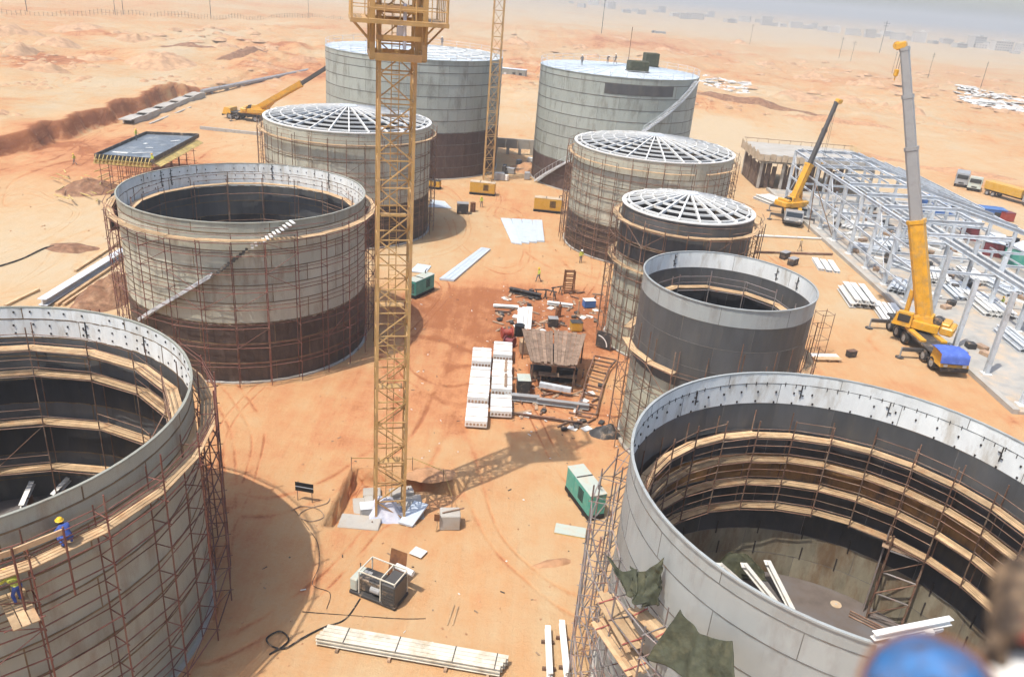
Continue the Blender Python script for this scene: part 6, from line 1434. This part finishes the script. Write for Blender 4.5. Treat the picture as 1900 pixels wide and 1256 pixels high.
def truck(label, px, py, rz, L, cabm, bodym, bh=1.6, s=1.0):
    T = thing('truck', label, 'truck', at(px, py), rz); T.scale = (s, s, s); W_ = 2.5
    MB().box((0, 0, .95), (1.0, L, .3)).build('chassis', 'dark_metal', T)
    b = MB(); y0 = L / 2 - 2.1
    b.hexa([Vector(p) for p in ((-W_ / 2, y0, .7), (W_ / 2, y0, .7), (W_ / 2, y0 + 2.1, .7), (-W_ / 2, y0 + 2.1, .7), (-W_ / 2 + .05, y0, 2.9), (W_ / 2 - .05, y0, 2.9), (W_ / 2 - .05, y0 + 1.7, 2.9), (-W_ / 2 + .05, y0 + 1.7, 2.9))])
    c_ = b.build('cab', cabm, T); MB().box((0, y0 + 1.97, 2.2), (W_ - .4, .06, .8)).build('windscreen', 'glass_dark', c_)
    for s_ in (-1, 1): MB().box((s_ * (W_ / 2 - .01), y0 + 1.0, 2.2), (.06, .9, .7)).build('side_window', 'glass_dark', c_)
    MB().box((0, -1.2, 1.2 + bh / 2), (W_, L - 2.8, bh), bev=.05).build('body', bodym, T)
    for k in range(6): MB().box((0, -L / 2 + .6 + k * (L - 3.2) / 5, 1.2 + bh / 2), (W_ + .08, .1, bh * .95)).build('stake', bodym, T)
    for y_ in (L / 2 - 1.3, -L / 2 + 1.2, -L / 2 + 2.5):
        for s_ in (-1, 1): wheel('wheel', T, (s_ * (W_ / 2 - .2), y_, .5), .5, .35)
    return T
truck('white truck with grey load on the pale track behind the hall', 1782, 342, R_(152), 8.5, 'boom_grey', 'boom_grey', 1.3)
truck('teal-cabbed mixer truck behind the white truck', 1806, 352, R_(150), 5.5, 'teal_pale', 'teal_pale', .8)
truck('long yellow trailer truck at the right edge on the pale track', 1872, 372, R_(205), 11, 'boom_grey', 'machine_yellow', 1.6)
truck('small dark pickup far on the pale sand at the upper left', 570, 92, R_(100), 6, 'white_steel', 'dark_metal', .7)
truck('tiny grey truck far out on the plain above the back tanks', 1221, 67, R_(90), 9, 'boom_grey', 'boom_grey', 1.6, 1.4)
simple_box('excavator_bucket', 'yellow machine part on the far sand right of the thin mast', 'machine', 930, 166, .3, (5, 2, 1.2), 'machine_yellow', 'dark_metal')
# clutter at the foot of the gallery and tank
rr = random.Random(77)
for i in range(10):
    p = at(rr.uniform(925, 995), rr.uniform(300, 335)); T = simple_box('site_box', 'pale or dark box among the clutter in front of the gallery wall', 'box', 0, 0, rr.uniform(0, 3), (rr.uniform(.8, 2.4), rr.uniform(.6, 1.4), rr.uniform(.5, 1.5)), rr.choice(('white_steel', 'dark_metal', 'wood_old', 'boom_grey')), group='boxes before the gallery'); T.location = p
# white sheets strewn at the far right
b = MB()
for i in range(240):
    px, py = rr.uniform(1775, 1925), 0; py = 192 + (px - 1840) * .13 + rr.uniform(-13, 9)
    p = at(px, py, 2.5); z = height(p.x, p.y); p = Vector((p.x, p.y, z + .3)); a = rr.uniform(0, 3)
    b.box((0, 0, 0), (rr.uniform(1.5, 6), rr.uniform(1, 3), .25), M=Matrix.Translation(p) @ Matrix.Rotation(a, 4, 'Z') @ Matrix.Rotation(rr.uniform(-.35, .35), 4, 'X'))
tag(b.build('sheet_litter', 'white_steel'), 'broad litter of white sheets and panels on the plain at the far right', 'litter', kind='stuff')
b = MB()
for i in range(70):
    px = rr.uniform(1296, 1400); py = 153 + (px - 1300) * .12 + rr.uniform(-10, 6); p = at(px, py, 2); p = Vector((p.x, p.y, height(p.x, p.y) + .3))
    b.box((0, 0, 0), (rr.uniform(1, 4), rr.uniform(.8, 2), .5), M=Matrix.Translation(p) @ Matrix.Rotation(rr.uniform(0, 3), 4, 'Z') @ Matrix.Rotation(rr.uniform(-.3, .3), 4, 'X'))
tag(b.build('sheet_litter', 'white_steel'), 'white litter strewn beyond the right side of the back tank', 'litter', kind='stuff')
# poles on the plain
pole = MB(); pole.tube((0, 0, 0), (0, 0, 11), .11, 0, 6, .08).box((0, 0, 10.2), (2.4, .12, .12)).box((0, 0, 9.3), (1.8, .12, .12))
pme = pole.mesh('utility_pole', 'dark_metal')
for i, (px, py, s_) in enumerate(((52, 33, 1.5), (215, 36, 1.6), (230, 35, 1.5), (392, 40, 1.7), (573, 44, 1.1), (1390, 88, 1.3), (1556, 110, 1.3), (1578, 115, 1.3), (1630, 105, 2.2), (1720, 150, 1.2), (1818, 168, 1.2), (1115, 70, 2.4), (1655, 135, 1.1))):
    p = at(px, py, 1.0); p.z = height(p.x, p.y) - .2
    tag(inst('utility_pole', pme, None, Matrix.Translation(p) @ Matrix.Rotation(.4 * i, 4, 'Z') @ Matrix.Scale(s_, 4)), 'thin dark utility pole standing far out on the plain', 'pole', 'utility poles on the plain')
# far fence line at the upper left
fp = MB(); fp.box((0, 0, 1.1), (.25, .25, 2.6)).box((3, 0, 2.0), (6.0, .05, .06)).box((3, 0, .9), (6.0, .05, .06)); fme = fp.mesh('fence_bay', 'wood_old')
FN = thing('perimeter_fence', 'long low fence line far away at the upper left', 'fence', at(0, 33))
a, b_ = at(-40, 34, 1.5), at(640, 42, 1.5)
for k in range(110):
    p = a.lerp(b_, k / 110); p.z = height(p.x, p.y); q2 = a.lerp(b_, (k + 1) / 110)
    inst('fence_bay', fme, FN, FN.matrix_world.inverted() @ Matrix.Translation(p - FN.location) @ Matrix.Rotation(math.atan2(q2.y - p.y, q2.x - p.x), 4, 'Z') @ Matrix.Diagonal(((q2 - p).length / 6, 1, 1, 1)))
# far town in the haze
rr = random.Random(50)
def block_mesh(fl, seed):
    b = MB(); r2 = random.Random(seed); w_, d_, h_ = r2.uniform(14, 30), r2.uniform(12, 20), fl * 3.4
    b.box((0, 0, h_ / 2), (w_, d_, h_)).box((w_ * .2, 0, h_ + 1.2), (w_ * .3, d_ * .4, 2.4)).box((0, 0, h_ + .3), (w_ + .6, d_ + .6, .6))
    for f_ in range(fl):
        for k in range(int(w_ / 4)): b.box((-w_ / 2 + 2.2 + k * 4, -d_ / 2 - .06, 1.9 + f_ * 3.4), (1.8, .12, 1.5), 1)
    return b.mesh('town_block', ['far_wall', 'far_window'])
tb = [block_mesh(f_, 60 + i) for i, f_ in enumerate((2, 3, 4, 2, 5))]
for i in range(46):
    px = 1060 + i * 19 + rr.uniform(-8, 8); py = 8 + (px - 1060) * .108 + rr.uniform(-4, 5)
    p = at(px, py, 0)
    k = min(1.0, 3400 / p.length); p = Vector((p.x * k, p.y * k, 0)); p.z = height(p.x, p.y) - .4
    tag(inst('town_block', tb[i % 5], None, Matrix.Translation(p) @ Matrix.Rotation(rr.uniform(-.5, .5), 4, 'Z') @ Matrix.Scale(rr.uniform(.5, .9), 4)), 'pale flat-roofed building of the far town fading into the haze', 'building', 'buildings of the far town')

# ------------------------------------------------------------------ winch close to the lens, out of focus
def near(px, py, dist): d = ray(px, py); return Vector((0, 0, CAMZ)) + d * dist
WN = thing('winch', 'out-of-focus blue winch housing with a ribbed brown rope drum at the bottom right corner', 'winch', near(1760, 1330, .85)); o_ = WN.location.copy()
c_ = near(1722, 1300, .82) - o_; b = MB(); n = 20
ax = (near(1760, 1290, 1.05) - near(1722, 1300, .82)).normalized(); F = frame(c_ - ax * .05, c_ + ax)
prof = ((.0, .03), (.035, .0), (.058, .02), (.066, .06), (.066, .16), (.05, .2), (.0, .2))
for r, z in prof: b.v += [tuple(F @ Vector((r * math.cos(2 * math.pi * i / n), r * math.sin(2 * math.pi * i / n), z))) for i in range(n)]
for k in range(len(prof) - 1):
    for i in range(n): b.f.append((k * n + i, k * n + (i + 1) % n, (k + 1) * n + (i + 1) % n, (k + 1) * n + i)); b.m.append(0)
b.build('housing', 'winch_blue', WN, None, True)
MB().tube(F @ Vector((0, 0, .058)), F @ Vector((0, 0, .07)), .071, 0, 24).build('flange', 'rust_plate', WN)
d0, d1 = near(1925, 1098, .88) - o_, near(1925, 1195, .82) - o_
b = MB(); dd = (d1 - d0) / 3.2
for k in range(5):
    F = frame(d0 + dd * (k - .1), d0 + dd * (k + 1)); rr_, tr = .037, .010
    for i in range(20):
        a = 2 * math.pi * i / 20
        for j in range(8):
            t_ = 2 * math.pi * j / 8; b.v.append(tuple(F @ Vector(((rr_ + tr * math.cos(t_)) * math.cos(a), (rr_ + tr * math.cos(t_)) * math.sin(a), tr * 1.1 * math.sin(t_)))))
    o2 = k * 160
    for i in range(20):
        for j in range(8): b.f.append((o2 + i * 8 + j, o2 + ((i + 1) % 20) * 8 + j, o2 + ((i + 1) % 20) * 8 + (j + 1) % 8, o2 + i * 8 + (j + 1) % 8)); b.m.append(0)
b.build('rope_coil', 'rope_brown', WN, None, True)
MB().tube(d0 - dd * .3, d1 + dd * .3, .04, 0, 20).build('drum', 'dark_metal', WN)
MB().tube(near(1835, 1235, .84) - o_, near(1900, 1150, .86) - o_, .016, 0, 12).build('link_arm', 'wood_old', WN)
MB().tube(near(1894, 1165, .80) - o_, near(1915, 1175, .80) - o_, .012, 0, 12).build('end_cap', 'red', WN)
MB().bar(near(1800, 1300, .83) - o_, near(1960, 1215, .83) - o_, .03, .04).build('mount_beam', 'white_steel', WN)
for p in ((1722, 1300), (1880, 1260)): MB().tube(near(*p, .83) - o_, near(p[0], p[1] + 120, .83) - o_, .02, 0, 10).build('mount_leg', 'dark_metal', WN)

# ------------------------------------------------------------------ haze
hz_ = MB(); zlo = min(v[2] for v in gv) - 1; hz_.box((0, 4300, (zlo + 58) / 2), (18400 * 1.02, 9700, 58 - zlo))
ho = hz_.build('haze', [], None) if False else None
me = bpy.data.meshes.new('haze'); me.from_pydata(hz_.v, [], hz_.f)
hm = bpy.data.materials.new('haze_air'); hm.use_nodes = True; t = hm.node_tree
for n_ in list(t.nodes):
    if n_.type == 'BSDF_PRINCIPLED': t.nodes.remove(n_)
pv_ = t.nodes.new('ShaderNodeVolumePrincipled'); pv_.inputs['Density'].default_value = .0006; pv_.inputs['Color'].default_value = (.98, .945, .89, 1); pv_.inputs['Anisotropy'].default_value = .2
t.links.new(pv_.outputs[0], t.nodes['Material Output'].inputs['Volume'])
hm.cycles.homogeneous_volume = True; me.materials.append(hm); ho = bpy.data.objects.new('haze', me); COL.objects.link(ho); tag(ho, 'pale dusty air over the whole site', 'haze', kind='stuff')
